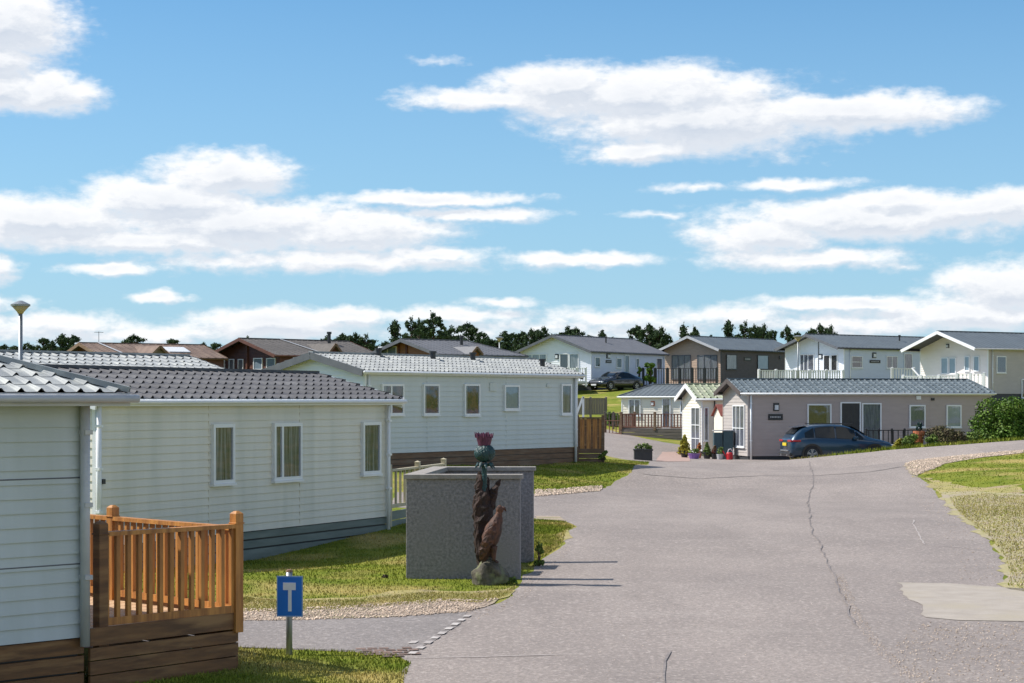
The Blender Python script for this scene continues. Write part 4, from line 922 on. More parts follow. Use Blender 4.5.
def densify(pts, rad, k=5):
    P=[];Rr=[]
    for i in range(len(pts)-1):
        for j in range(k):
            t=j/k; P.append(Vector(pts[i]).lerp(Vector(pts[i+1]),t)); Rr.append(rad[i]*(1-t)+rad[i+1]*t)
    P.append(Vector(pts[-1])); Rr.append(rad[-1]); return P,Rr
mb = MB()
def limb(pts, rad, seed, jit=.16, n=14):
    P,Rr = densify(pts,rad); mb.path(P,Rr,n,jit,seed,flat=.85)
limb([S(487,566,.08),S(484,552,.08),S(482.5,530,.08),S(482,508,.08),S(481.5,490,.08),S(479.5,478,.07),S(478.5,472,.06)],[.12,.13,.135,.13,.10,.05,.012],1)
limb([S(486,530,.1),S(488,510,.1),S(492.5,497,.1),S(496.5,487,.1),S(500,479.5,.08)],[.08,.085,.065,.045,.012],2)
limb([S(485,510,.13),S(487,490,.13),S(487.5,478,.13)],[.07,.05,.015],3)
limb([S(480,560,.0),S(478,535,.0),S(477,512,.02),S(476.5,503,.02)],[.05,.05,.035,.01],4)
tr = mb.build('trunk', M_TRUNK, K, smooth=False); noisy(tr,.026,5,13)
bird = MB()
P,Rr = densify([S(483,563,-.1),S(484.5,556,-.1),S(487.5,547,-.11),S(491,537,-.12),S(494.5,527,-.12),S(497.2,520,-.12),S(498.6,515.5,-.12),S(499.2,512.5,-.12),S(499.8,509.5,-.12),S(500.2,506.8,-.12),S(500.2,505.2,-.12)],[.022,.055,.095,.122,.115,.080,.052,.044,.052,.044,.014],4)
bird.path(P,Rr,16,.03,8,flat=.95); bo = bird.build('bird_body', M_BIRD, K, smooth=True); noisy(bo,.012,2,22)
w = MB()
for sd in (-1,1):
    m_ = MB(); P,Rr = densify([S(495.5,520,-.12+sd*.09),S(492,530,-.12+sd*.115),S(487,542,-.12+sd*.105),S(483,553,-.12+sd*.07),S(481,560,-.12+sd*.03)],[.03,.075,.085,.06,.012],4)
    m_.path(P,[(r_*.9,r_*.45) for r_ in Rr],14,.16,sd+5); noisy(m_.build('wing', M_BIRD, K, smooth=False),.014,sd,30)
    l_ = MB(); P,Rr = densify([S(494,546,-.12+sd*.06),S(494,553,-.13+sd*.06),S(494,560,-.14+sd*.06)],[.055,.035,.022],3); l_.path(P,Rr,8,.06,sd)
    for a in (-.4,0,.4):
        l_.path([S(494,560,-.14+sd*.06),S(498.5,562,-.14+sd*.06+a*.1)],[.016,.008],5)
    l_.build('leg', M_BIRD, K, smooth=True)
bk = MB(); bk.path([S(501.5,508.5,-.12),S(504.8,508.6,-.12),S(506.2,511.6,-.12)],[.032,.024,.004],8); bk.build('beak', M_BIRD, K, smooth=True)
st = MB(); P,Rr = densify([S(484.5,505,.05),S(484.5,485,.04),S(484.5,464,.03)],[.045,.035,.04],4); st.path(P,Rr,10,.1,3); 
for i in range(9):
    a = i*.7; st.path([S(484.5,467,.03),S(484.5,466,.03)+Vector((math.cos(a)*.1,math.sin(a)*.1,.02)),S(484.5,469,.03)+Vector((math.cos(a)*.15,math.sin(a)*.15,0))],[.02,.03,.004],5)
st.build('thistle_stem', M_TEAL, K)
bm = bmesh.new(); bmesh.ops.create_icosphere(bm, subdivisions=4, radius=1)
for v in bm.verts:
    a = math.atan2(v.co.y,v.co.x); k = 1+.07*math.sin(a*9+v.co.z*9)*math.sin(v.co.z*11+a*9)
    v.co = Vector((v.co.x*.142*k, v.co.y*.142*k, v.co.z*.132*k))+S(484.7,453.5,.03)
me = bpy.data.meshes.new('thistle_bulb'); bm.to_mesh(me); bm.free(); me.materials.append(M_TEAL)
o = bpy.data.objects.new('thistle_bulb', me); COL.objects.link(o); o.parent = K
fl = MB(); c = S(484.3,0,.03); z0 = S(0,446)[2]; z1 = S(0,434.5)[2]
n=22; fl.lathe([(.06,z0-.04),(.085,z0),(.10,z0+.06),(.118,z1-.03)],n,(c.x,c.y,0))
for i in range(40):
    a = i*2.399; r_ = .12*math.sqrt((i+.5)/40); p = Vector((c.x+math.cos(a)*r_, c.y+math.sin(a)*r_, z1-.05)); q = p+Vector((math.cos(a)*.016*r_/.12, math.sin(a)*.016*r_/.12, .05+rnd.uniform(0,.03)))
    fl.path([p,q],[.014,.006],5)
fl.build('thistle_flower', M_PURP, K)

# ------------------------------------------------------------------ blue road sign
xs, ds = PX(290,20.3), 20.3; zs = gz(xs, ds)
T = thing('road_sign', 'small blue no through road sign with a pale T on a grey post', 'road sign', (xs,ds,zs), R(-6))
MB().path([(-.015,.03,-.1),(-.015,.03,.85)],[.033,.033],10).build('post', M_METAL, T, smooth=True)
MB().lathe([(.036,.85),(.03,.87),(.01,.875)],10,(-.015,.03,0)).build('post_cap', mat('brown cap',(.25,.14,.08),rough=.6), T)
pl = MB().box(-.135,.135,-.012,.0,.395,.81).build('sign_plate', M_METAL, T, bevel=.004)
MB().box(-.124,.124,-.016,-.0125,.406,.799).build('sign_face', M_SIGNB, pl)
for a in ((-.135,.135,.799,.81),(-.135,.135,.395,.406)): MB().box(a[0],a[1],-.0155,-.0122,a[2],a[3]).build('sign_border', mat('pale blue border',(.25,.42,.70),rough=.4), pl)
for a in ((-.135,-.125),(.125,.135)): MB().box(a[0],a[1],-.0152,-.0122,.407,.798).build('sign_border', MATS['pale blue border'], pl)
MB().box(-.068,.063,-.019,-.0165,.667,.742).build('symbol_bar', M_SIGNW, pl); MB().box(-.016,.020,-.0185,-.0165,.45,.6665).build('symbol_stem', M_SIGNW, pl)
for z in (.5,.72): MB().box(-.06,.03,.001,.068,z-.012,z+.012).build('clip', M_METAL, T)
# ------------------------------------------------------------------ cars
def make_car(name, label, loc, rz, paint, st, wheels, wr, width, suv=True, plate=None):
    t = thing(name, label, 'car', loc, rz)
    xs_ = [s[0] for s in st]
    def at(x):
        for i in range(len(st)-1):
            if st[i][0] <= x <= st[i+1][0]:
                k = (x-st[i][0])/(st[i+1][0]-st[i][0]); return [a+(b-a)*k for a,b in zip(st[i],st[i+1])]
        return list(st[-1])
    def ring(s):
        x, zb, zbelt, zr, w, wr_ = s
        h = [(w*.86,zb),(w*.98,zb+.10),(w,zb+(zbelt-zb)*.45),(w*.985,zbelt-.12),(w*.95,zbelt),(wr_+(w*.95-wr_)*.25,zr-(zr-zbelt)*.22),(wr_,zr-(zr-zbelt)*.05),(wr_*.55,zr+.01)]
        return [(x,-a,b) for a,b in h]+[(x,a,b) for a,b in reversed(h)]
    xs2 = []
    for i in range(len(st)-1): xs2 += [st[i][0], (st[i][0]+st[i+1][0])/2]
    xs2.append(st[-1][0])
    vs = []; fs = []; n = 16
    for x in xs2: vs += ring(at(x))
    for i in range(len(xs2)-1):
        for k in range(n): fs.append((i*n+k,i*n+(k+1)%n,(i+1)*n+(k+1)%n,(i+1)*n+k))
    fs += [tuple(range(n-1,-1,-1)), tuple((len(xs2)-1)*n+k for k in range(n))]
    body = MB().add(vs,fs).build('body', paint, t, smooth=True, sub=1)
    # side glass
    def pt(x, f, sd, o=.012):
        s = at(x); w, wr_ = s[4], s[5]; zb, zt = s[2], s[3]
        y1 = w*.95; y2 = wr_+(w*.95-wr_)*.25; y = y1+(y2-y1)*min(f/.78,1)
        if f > .78: y = y2+(wr_-y2)*(f-.78)/.17
        return (x, sd*(y+o), zb+(zt-zb)*f)
    g = MB(); 
    return t, at, pt, body
def car_glass(t, pt, segs, name='side_window'):
    for sd in (-1,1):
        for xa, xb, fa, fb in segs:   # windows between xa and xb, with lower/upper fractions at both ends
            k = 8; m_ = MB(); vs = []; fs = []
            for i in range(k+1):
                x = xa+(xb-xa)*i/k; lo = .06; hi = fa+(fb-fa)*i/k
                for j in range(4): vs.append(pt(x, lo+(hi-lo)*j/3, sd, .016))
            for i in range(k):
                for j in range(3): fs.append((i*4+j,(i+1)*4+j,(i+1)*4+j+1,i*4+j+1))
            m_.add(vs,fs).build(name, M_CARG, t, smooth=True)
def wheels(t, xs_, wr, half, arch_m):
    for x in xs_:
        for sd in (-1,1):
            m_ = MB(); prof = [(wr*.62,-.11),(wr*.93,-.12),(wr,-.08),(wr,.08),(wr*.93,.12),(wr*.62,.11)]
            vs=[];fs=[];n=28
            for r_,y in prof:
                for k in range(n): a=2*math.pi*k/n; vs.append((r_*math.cos(a),y,r_*math.sin(a)))
            for i in range(len(prof)-1):
                for k in range(n): fs.append((i*n+k,i*n+(k+1)%n,(i+1)*n+(k+1)%n,(i+1)*n+k))
            w_ = m_.add(vs,fs).build('wheel', M_TYRE, t, smooth=True, loc=(x,sd*(half-.10),wr))
            m_ = MB(); yy = sd*.085
            for k in range(5):
                a = 2*math.pi*k/5+.3
                for off in (-.16,.16):
                    m_.bar((0,yy,0),(wr*.66*math.cos(a+off),yy,wr*.66*math.sin(a+off)),.035,.03,up=(0,1,0))
            vs=[];fs=[];n=28
            for r_,y in ((wr*.68,.03),(wr*.68,.11),(wr*.60,.11),(wr*.58,.05)):
                for k in range(n): a=2*math.pi*k/n; vs.append((r_*math.cos(a),sd*y,r_*math.sin(a)))
            for i in range(3):
                for k in range(n): fs.append((i*n+k,i*n+(k+1)%n,(i+1)*n+(k+1)%n,(i+1)*n+k))
            m_.add(vs,fs); m_.lathe([(.05,0),(.05,.01)],8,(0,0,0)) if False else None
            r2 = m_.build('rim', M_RIM, w_)
            # arch
            m_ = MB(); vs=[];fs=[];n=24; y0 = sd*(half+.012)
            for k in range(n+1):
                a = -.25+(math.pi+.5)*k/n
                for r_ in (wr*1.24, wr*1.02, wr*.2): vs.append((x+r_*math.cos(a), y0 if r_ > wr*1.2 else (y0-sd*.01 if r_>wr else y0-sd*.16), wr+r_*math.sin(a)))
            for k in range(n):
                fs += [(k*3,(k+1)*3,(k+1)*3+1,k*3+1),(k*3+1,(k+1)*3+1,(k+1)*3+2,k*3+2)]
            m_.add(vs,fs).build('wheel_arch', M_BLACK, t)
# SUV: x = 0 is the tail.   (x, bottom, belt, roof, half width, roof half width)
stS = [(0,.42,.88,.96,.80,.60),(.06,.30,.95,1.06,.88,.66),(.22,.24,1.02,1.24,.94,.68),(.55,.22,1.06,1.52,.96,.66),(1.0,.20,1.06,1.62,.97,.68),(1.7,.20,1.03,1.655,.97,.69),(2.4,.20,1.0,1.63,.97,.68),
       (2.95,.20,.99,1.46,.96,.66),(3.4,.20,.98,1.18,.95,.66),(3.62,.20,.97,1.06,.95,.72),(4.1,.22,.90,.98,.93,.72),(4.5,.26,.78,.86,.86,.66),(4.68,.34,.66,.72,.74,.56)]
X0 = PX(785,86.0); zc_ = gz(14,86.3)-.02
car, at_, pt_, body_ = make_car('parked_car','dark blue sport utility car parked in front of the taupe lodge',(X0,86.0,-.10),R(9),M_CARB,stS,(),.37,.97)
car_glass(car, pt_, [(.62,1.02,.50,.80),(1.08,1.95,.80,.86),(2.02,2.86,.86,.84),(2.92,3.22,.78,.42)])
wheels(car, (.92,3.72), .37, .97, None)
def sect(x, y, m_, z, nm, par, dims): return MB().box(x-dims[0],x+dims[0],y-dims[1],y+dims[1],z-dims[2],z+dims[2]).build(nm, m_, par, bevel=.01)
# rear window, follows the raked tail
vs=[];fs=[]
for i,(x,z,w) in enumerate(((.20,1.22,.60),(.36,1.36,.58),(.52,1.49,.54))):
    for k in range(7): yy = w*(k/3-1); vs.append((x-.02-.0*abs(yy),yy,z+.02))
for i in range(2):
    for k in range(6): fs.append((i*7+k,i*7+k+1,(i+1)*7+k+1,(i+1)*7+k))
MB().add(vs,fs).build('rear_window', M_CARG, car, smooth=True)
MB().add([(.42,-.60,1.545),(.42,.60,1.545),(.80,.62,1.60),(.80,-.62,1.60),(.30,-.55,1.52),(.30,.55,1.52)],[(0,1,2,3),(4,5,1,0)]).build('spoiler', M_CARB, car)
vs=[];fs=[]
for i,(x,z,w) in enumerate(((2.80,1.535,.60),(3.12,1.36,.64),(3.42,1.185,.68))):
    for k in range(7): yy = w*(k/3-1); vs.append((x,yy,z+.025))
for i in range(2):
    for k in range(6): fs.append((i*7+k,i*7+k+1,(i+1)*7+k+1,(i+1)*7+k))
MB().add(vs,fs).build('windscreen', M_CARG, car, smooth=True)
for sd in (-1,1):
    MB().box(-.01,.30,sd*.60-.26,sd*.60+.26,.90,.99).build('tail_lamp', M_TAIL, car, bevel=.02)
    MB().box(.10,.42,sd*.935-.03,sd*.935+.03,.91,.985).build('tail_lamp', M_TAIL, car, bevel=.015)
    MB().box(2.75,2.95,sd*1.0-.09,sd*1.0+.09,1.0,1.13).build('door_mirror', M_CARB, car, bevel=.03)
    MB().path([(.0,sd*.45,.33),(-.06,sd*.45,.33)],[.045,.045],10).build('exhaust', M_RIM, car)
    MB().box(4.3,4.66,sd*.62-.14,sd*.62+.14,.66,.78).build('headlight', M_LENS, car, bevel=.03)
    MB().box(1.1,2.8,sd*.70-.02,sd*.70+.02,1.655,1.685).build('roof_bar', M_BLACK, car, bevel=.005)
MB().box(-.035,-.005,-.27,.27,.73,.86).build('number_plate', M_NUM, car)
MB().box(-.04,.10,-.80,.80,.30,.44).build('rear_bumper_trim', M_BLACK, car, bevel=.03)
MB().box(-.05,.02,-.55,.55,.50,.55).build('bumper_strip', M_RIM, car, bevel=.01)
# black saloon: x = 0 is the tail
stK = [(0,.40,.80,.92,.76,.62),(.12,.28,.86,1.0,.86,.66),(.5,.22,.92,1.06,.90,.66),(.95,.20,.93,1.22,.91,.62),(1.5,.20,.92,1.42,.91,.60),(2.1,.20,.91,1.45,.91,.61),(2.6,.20,.90,1.38,.91,.60),
       (3.1,.20,.90,1.14,.91,.62),(3.35,.20,.88,1.0,.91,.66),(3.9,.22,.80,.90,.89,.68),(4.4,.25,.68,.78,.84,.66),(4.65,.34,.58,.64,.72,.56)]
cx, cy = PX(633,153.0), 153.0; hd = math.atan2(-5.2,-2.0)  # nose towards the camera and to the left
cz = gz(cx-1.2, cy-2)
hd = math.atan2(-2.8,-2.9)
car2, a2, p2, b2_ = make_car('parked_car','black saloon car facing the camera beside the white lodge on the rise',(cx+.2,cy,cz+.0),hd,M_CARK,stK,(),.33,.91)
car_glass(car2, p2, [(.98,1.5,.55,.84),(1.56,2.2,.84,.86),(2.26,3.0,.86,.5)])
wheels(car2,(.85,3.75),.33,.91,None)
vs=[];fs=[]
for i,(x,z,w) in enumerate(((2.52,1.39,.54),(2.85,1.26,.58),(3.2,1.08,.64))):
    for k in range(7): yy = w*(k/3-1); vs.append((x,yy,z+.03))
for i in range(2):
    for k in range(6): fs.append((i*7+k,i*7+k+1,(i+1)*7+k+1,(i+1)*7+k))
MB().add(vs,fs).build('windscreen', M_CARG, car2, smooth=True)
for sd in (-1,1):
    MB().box(4.36,4.58,sd*.62-.16,sd*.62+.16,.56,.68).build('headlight', M_LENS, car2, bevel=.03)
    MB().box(2.75,2.92,sd*.97-.08,sd*.97+.08,.92,1.02).build('door_mirror', M_CARK, car2, bevel=.03)
MB().box(4.60,4.67,-.38,.38,.44,.60).build('grille', M_BLACK, car2, bevel=.02)
MB().box(4.66,4.69,-.26,.26,.36,.47).build('number_plate', M_SIGNW, car2)

# ------------------------------------------------------------------ foliage
def leaf_mesh(name, centres, per, size, seed, flat=1., soft=False):
    """many small leaf faces; centres = (x,y,z,rx,ry,rz)"""
    g = np.random.default_rng(seed); V = []
    for (x,y,z,rx,ry,rz) in centres:
        n = per; d = g.normal(size=(n,3)); d /= np.linalg.norm(d,axis=1)[:,None]; r = np.abs(g.normal(.55,.42,n)) if soft else g.uniform(.35,1.,n)**.5
        p = d*r[:,None]*np.array([rx,ry,rz])+np.array([x,y,z])
        t = g.normal(size=(n,3)); t /= np.linalg.norm(t,axis=1)[:,None]; b = np.cross(t, d+g.normal(0,.6,(n,3))); b /= np.linalg.norm(b,axis=1)[:,None]+1e-9
        s = size*g.uniform(.5,1.3,n)[:,None]; b *= flat
        V.append(np.stack([p-t*s-b*s*.5, p+t*s*.2-b*s, p+t*s+b*s*.3, p-t*s*.2+b*s],1))
    V = np.concatenate(V); F_ = np.arange(len(V)*4).reshape(-1,4)
    return V.reshape(-1,3), F_
def np_obj(name, V, F_, m, parent):
    o = mesh_np(name, V, F_, m, None, None); o.parent = parent; return o
def pine(seed, style):
    r = random.Random(seed); g = np.random.default_rng(seed)
    t = thing('pine_tree', 'x', 'tree', (0,0,0), 0, 'dark pines on the skyline')
    H = 10.; tk = MB(); pts = []; x = y = 0
    for i in range(8):
        x += r.uniform(-.15,.15); y += r.uniform(-.15,.15); pts.append((x,y,H*i/7.5))
    tk.path(pts,[.2-.022*i for i in range(8)],7)
    cen = []
    n = {'round':70,'open':46,'cone':60}[style]
    for i in range(n):
        f = r.uniform(.25,1.) if style != 'open' else r.uniform(.42,1.)
        z = H*f*.94
        if style == 'cone': rad = 2.5*(1.12-f)
        elif style == 'round': rad = 2.6*math.sin(math.pi*min(1,max(.05,(f-.12)/.95)))**.55
        else: rad = 2.3*math.sin(math.pi*(f-.3)/.78)**.5
        a = r.uniform(0,6.283); q = rad*r.uniform(.35,1.); cx_, cy_ = x*f+q*math.cos(a), y*f+q*math.sin(a)
        s = r.uniform(.35,.85)*(.8 if style == 'open' else 1.)
        cen.append((cx_,cy_,z,s*1.05,s*1.05,s*.55))
        tk.path([(x*f,y*f,z-.9*q*.35-.1),(cx_*.6,cy_*.6,z-.25),(cx_,cy_,z)],[.07,.05,.02],5)
    cen.append((x,y,H*.95,.5,.5,.45))
    tk.build('trunk', M_BARK, t)
    V,F_ = leaf_mesh('crown',cen,95,.24,seed,.45,soft=True)
    # stray sprigs outside the pads
    np_obj('crown',V,F_,M_PINE,t)
    return t
protos = [pine(s,k) for s,k in ((1,'round'),(2,'round'),(3,'open'),(4,'cone'),(5,'round'),(6,'open'),(7,'cone'),(8,'round'))]
T_ = [ # px of the top, row of the top, width, style
 (4,343,20,0),(17,344,20,4),(28,341,16,1),(42,336,18,4),(52,339,16,0),(63,332,20,3),(72,333,22,1),(92,342,8,4),(135,333,26,0),(154,343,9,4),(174,337,20,4),(187,348,12,1),
 (203,341,16,0),(217,341,18,4),(248,334,9,3),(327,335,16,5),(342,332,26,0),(354,331,22,7),(366,333,18,2),(378,344,10,4),
 (396,318,19,3),(411,316,16,2),(420,318,14,5),(434,311,25,2),(452,325,18,5),(469,321,26,1),(480,330,16,4),(489,334,16,7),(503,329,18,3),(512,331,16,4),(521,329,20,1),(531,327,16,0),(543,325,22,7),(556,332,14,4),
 (567,325,22,2),(577,326,20,0),(588,333,12,4),(601,328,13,3),(612,335,8,4),(636,323,20,1),(649,322,22,0),(661,325,20,7),(643,332,20,4),(680,323,15,6),(695,325,14,2),(687,331,14,4),(710,333,10,3),
 (730,318,17,3),(745,320,15,2),(755,324,16,5),(764,322,16,7),(772,328,12,4),(787,324,15,0),(797,330,10,4),(811,326,14,1),(820,322,16,0),(831,323,15,7),(848,336,8,4),
 (-6,342,20,1),(34,346,22,7),(11,348,20,1),(57,345,22,4),(100,345,14,7),(160,346,10,1),(210,347,16,7),(335,341,20,1),(360,341,20,4),(404,332,20,7),(428,331,22,0),(444,333,20,4),(460,333,20,1),(496,338,18,1),(526,337,20,4),(548,337,20,0),(572,337,20,1),(655,337,20,1),(740,332,18,1),(760,333,18,4),(826,332,16,4),
 (386,340,26,0),(418,336,26,1),(437,337,26,7),(480,338,26,0),(508,338,24,7),(538,339,26,1),(560,339,24,4),(583,338,26,0),(597,341,18,1),(616,342,16,4),(630,338,18,7),(672,340,18,1),(704,341,18,0),(0,349,26,7),(24,350,26,0),(45,349,26,1),(70,345,26,7),(240,348,24,0),(350,344,26,1)]
ground_u = [i for i in range(len(protos))]; used = set()
stylew = {0:5.6,1:5.6,4:5.6,7:5.6,2:4.9,5:4.9,3:4.6,6:4.6}
hints = {0:'rounded',1:'broad bushy',4:'dense rounded',7:'full crowned',2:'open crowned',5:'thin open',3:'pointed',6:'narrow pointed'}
def near_of(px):
    for lim, s in ((30,'behind the amber lamp'),(60,'right of the amber lamp post'),(110,'behind the leftmost chalet'),(165,'above the small shingled gable'),(230,'between the two brown chalets'),(300,'behind the red brown gable'),
                   (385,'between red brown and orange chalets'),(425,'above the orange chalet gable'),(475,'above the blue grey chalet roof'),(515,'behind the thin lamp post'),(560,'left of the white gable'),
                   (620,'above the white lodge roof'),(670,'between white and dark brown lodges'),(718,'above the tan gable'),(775,'above the dark brown lodge roof'),(805,'left of the flat lamp head'),(2000,'right of the flat lamp head')):
        if px < lim: return s
counts = {}
for i,(px,py,w,v) in enumerate(T_):
    p = protos[v]
    if v in used: o = dup(p)
    else: o = p; used.add(v)
    d = 262+((i*37)%60)-(20 if w > 20 else 0) if i < 58 else 335 if i < 78 else 372
    X = PX(px,d); z0 = gz(X,d); top = PZ(py+1,d)-z0; sx = (w*d/F)/stylew[v]*(1.3 if i < 58 else 1.7)
    o.location = (X,d,z0); o.scale = (sx,sx,top/10.); o.rotation_euler = (0,0,(i*2.1)%6.28)
    o['_px'] = px; o['_w'] = w; o['_v'] = v; o['_y'] = py
trees_all = [o for o in COL.objects if o.get('category') == 'tree']
trees_all.sort(key=lambda o: o['_px'])
groups = {}
for o in trees_all: groups.setdefault(near_of(o['_px']), []).append(o)
ordn = ['first','second','third','fourth','fifth','sixth','seventh','eighth','ninth','tenth','eleventh','twelfth','thirteenth','fourteenth']
for where, l in groups.items():
    for k, o in enumerate(l):
        size = 'small' if o['_w'] < 13 else 'large' if o['_w'] > 21 else ''
        back = 'low, mostly hidden ' if o.location.y > 330 else ''
        txt = f"{back}{size} {hints[o['_v']]} dark pine {where}".replace('  ',' ').strip()
        if len(l) > 1: txt = f"{'low ' if back else size+' '}{hints[o['_v']]} pine {where}, {ordn[k]} from left there".replace('  ',' ').strip()
        o['label'] = txt
for o in trees_all:
    for k in ('_px','_w','_v','_y'): del o[k]

def shrub(name, label, cat, px, d, y0, y1, wpx, m, seed, n=14, per=90, leaf=.05, group=None, stem=True, deep=.8, z=None):
    X = PX(px,d); z0 = gz(X,d) if z is None else z; zt = PZ(y0,d); h = zt-z0; w = wpx*d/F/2
    t = thing(name, label, cat, (X,d,z0), 0, group); r = random.Random(seed); cen = []
    for i in range(n):
        a = r.uniform(0,6.28); q = math.sqrt(r.random())*.75; f = r.uniform(.12,.8); k = math.sqrt(max(.15,1-(f-.35)**2*1.6))
        s = r.uniform(.28,.46)*min(w,h)
        cen.append((w*q*k*math.cos(a), w*q*k*math.sin(a)*deep, h*f, s*1.2, s*1.2*deep, s))
    if stem:
        sm = MB()
        for i in range(min(6,n)): sm.path([(0,0,-.05),(cen[i][0]*.5,cen[i][1]*.5,cen[i][2]*.5),(cen[i][0],cen[i][1],cen[i][2])],[.03*h,.02*h,.008*h],5)
        sm.build('stems', M_BARK, t)
    V,F_ = leaf_mesh(name,cen,per,leaf,seed); np_obj('foliage',V,F_,m,t); return t
shrub('bush','large dense dark green bush at the right end of the taupe lodge','bush',1003,84.5,396,436,62,M_BUSH,11,n=34,per=420,leaf=.045)
shrub('shrub','low spiky brown heather bush left of the large green bush','shrub',946,82.3,424,441,40,M_HEATH,12,n=22,per=260,leaf=.035)
shrub('garden_plant','leafy green plant just left of the orange pot','plant',911,82.0,433,446,18,M_LEAFG,13,n=10,per=120,leaf=.04)
shrub('garden_plant','yellow green plant at the nose of the dark blue car','plant',898,82.2,438,449,14,M_YEL,14,n=8,per=90,leaf=.035)
shrub('garden_plant','low light green plant right of the orange pot','plant',932,81.8,433,445,14,M_LEAFG,15,n=8,per=120,leaf=.04)
shrub('garden_plant','pale green plant between the heather and the large bush','plant',972,82.4,432,441,20,M_LEAFG,16,n=9,per=110,leaf=.04)
# orange pot with a dark plant
px_,d_ = 919,82.6; z_ = gz(PX(px_,d_),d_)
t = thing('flower_pot','orange terracotta pot with a dark plant in front of the blue window','flower pot',(PX(px_,d_),d_,z_))
hh = PZ(431,d_)-z_; MB().lathe([(.14,0),(.22,hh*.8),(.25,hh*.82),(.25,hh),(.2,hh),(.18,hh-.05)],14).build('pot', M_TERRA, t, smooth=False)
V,F_ = leaf_mesh('p',[(0,0,hh+.12,.14,.14,.16),(.03,0,hh+.26,.10,.1,.1)],120,.04,4); np_obj('foliage',V,F_,M_BIN,t)
# trough planter on the upper lawn
px_,d_ = 643,84.5; z_ = gz(PX(px_,d_),d_); w = 18*d_/F/2
t = thing('planter','black wooden trough planter with small shrubs at the tip of the upper lawn','planter',(PX(px_,d_),d_,z_))
m_ = MB(); m_.box(-w,w,-.25,.25,-.05,.46); m_.box(-w-.03,w+.03,-.28,.28,.40,.47); m_.build('trough', M_BLACK, t, bevel=.01)
V,F_ = leaf_mesh('p',[(-.2,0,.55,.18,.15,.14),(.1,0,.58,.18,.15,.16),(.3,0,.52,.1,.12,.1)],120,.04,4); np_obj('foliage',V,F_,M_LEAFG,t)
def conifer(px,d,y0,wpx,label,seed,m=M_YEL):
    X = PX(px,d); z0 = gz(X,d); h = PZ(y0,d)-z0; w = wpx*d/F/2; t = thing('potted_conifer',label,'conifer',(X,d,z0),0,'golden conifers in pots'); cen = []
    r = random.Random(seed)
    for i in range(16):
        f = i/16; a = i*2.4; q = w*.55*(1-f); cen.append((q*math.cos(a),q*math.sin(a),.2+(h-.25)*f,w*(.65-.5*f),w*(.65-.5*f),.13))
    MB().lathe([(.13,0),(.19,.26),(.21,.26),(.21,.30),(.1,.30)],12).build('pot', M_BLACK, t)
    V,F_ = leaf_mesh('c',cen,120,.035,seed); np_obj('foliage',V,F_,m,t)
conifer(684.5,90.5,435,15,'tall golden conifer in a pot by the pink paving',31)
conifer(707,90,443,9,'smaller golden green conifer in a pot in front of the little caravan',32,M_LEAFG)
def pot(px,d,y0,w,label,m,fm=None,seed=1,fh=.25):
    X = PX(px,d); z0 = gz(X,d); t = thing('flower_pot',label,'flower pot',(X,d,z0)); h = .24
    r_ = w*d/F/2; MB().lathe([(r_*.75,0),(r_,h*.9),(r_*1.05,h*.9),(r_*1.05,h),(r_*.8,h)],12).build('pot', m, t)
    if fm: V,F_ = leaf_mesh('c',[(0,0,h+fh*.4,r_*.9,r_*.9,fh*.6),(r_*.4,0,h+fh*.7,r_*.5,r_*.5,fh*.4)],110,.035,seed); np_obj('foliage',V,F_,fm,t)
pot(694,89,455,12,'shallow purple pot with trailing green plant',M_LILAC,M_LEAFG,3,.2)
pot(720,89.3,450,7,'grey pot with small green plant beside the dark storage cabinet',M_GUTTER,M_LEAFG,4,.3)
pot(698.5,92,444,6,'terracotta pot with orange flowers at the french door',M_TERRA,mat('orange flowers',(.50,.14,.03),(.3,.12,.03),rough=.8,island=.3),5,.45)
pot(714,89.8,452,5,'small dark pot of reddish flowers left of the storage cabinet',M_BLACK,mat('reddish flowers',(.22,.04,.03),(.08,.10,.03),rough=.8,island=.3),6,.35)
# red and white watering can
X = PX(729.5,89.2); z0 = gz(X,89.2); t = thing('watering_can','red watering can with pale handle at the corner of the taupe lodge','watering can',(X,89.2,z0))
MB().lathe([(.15,0),(.15,.28),(.12,.33),(.09,.33)],14).build('can_body', M_RED, t, smooth=False)
MB().path([(-.12,0,.08),(-.25,0,.30),(-.30,0,.40)],[.035,.025,.03],8).build('spout', M_RED, t)
MB().path([(-.08,0,.32),(-.04,0,.46),(.06,0,.48),(.15,0,.36),(.15,0,.2)],[.02]*5,6).build('handle', M_WHITER, t)
# storage cabinet and tiny shed between the two small units
X = PX(714,91.5); w = 18*91.5/F; t = thing('storage_cabinet','dark teal plastic storage cabinet beside the taupe gable','cabinet',(X,91.5,-.12))
MB().box(0,w*.48,0,.5,0,1.22).build('door', mat('dark teal plastic',(.04,.085,.10),(.03,.065,.08),rough=.5), t, bevel=.01); MB().box(w*.52,w*1.05,-.05,.5,0,1.30).build('door', MATS['dark teal plastic'], t, bevel=.01)
MB().box(-.03,w*1.08,-.08,.53,1.30,1.34).build('lid', M_GUTTER, t)
X = PX(722.5,93.8); t = thing('garden_shed','tiny cream shed with red roof behind the dark cabinet','shed',(X,93.8,-.12),R(12))
wd = 1.3; hE, hR = 2.0, 2.45
MB().add([(0,0,0),(.9,0,0),(.9,wd,0),(0,wd,0),(0,0,hE),(.9,0,hE),(.9,wd,hE),(0,wd,hE),(0,wd/2,hR),(.9,wd/2,hR)],[(0,1,5,4),(1,2,6,9,5),(2,3,7,6),(3,0,4,8,7)]).build('wall', M_IVORY, t)
rf = MB()
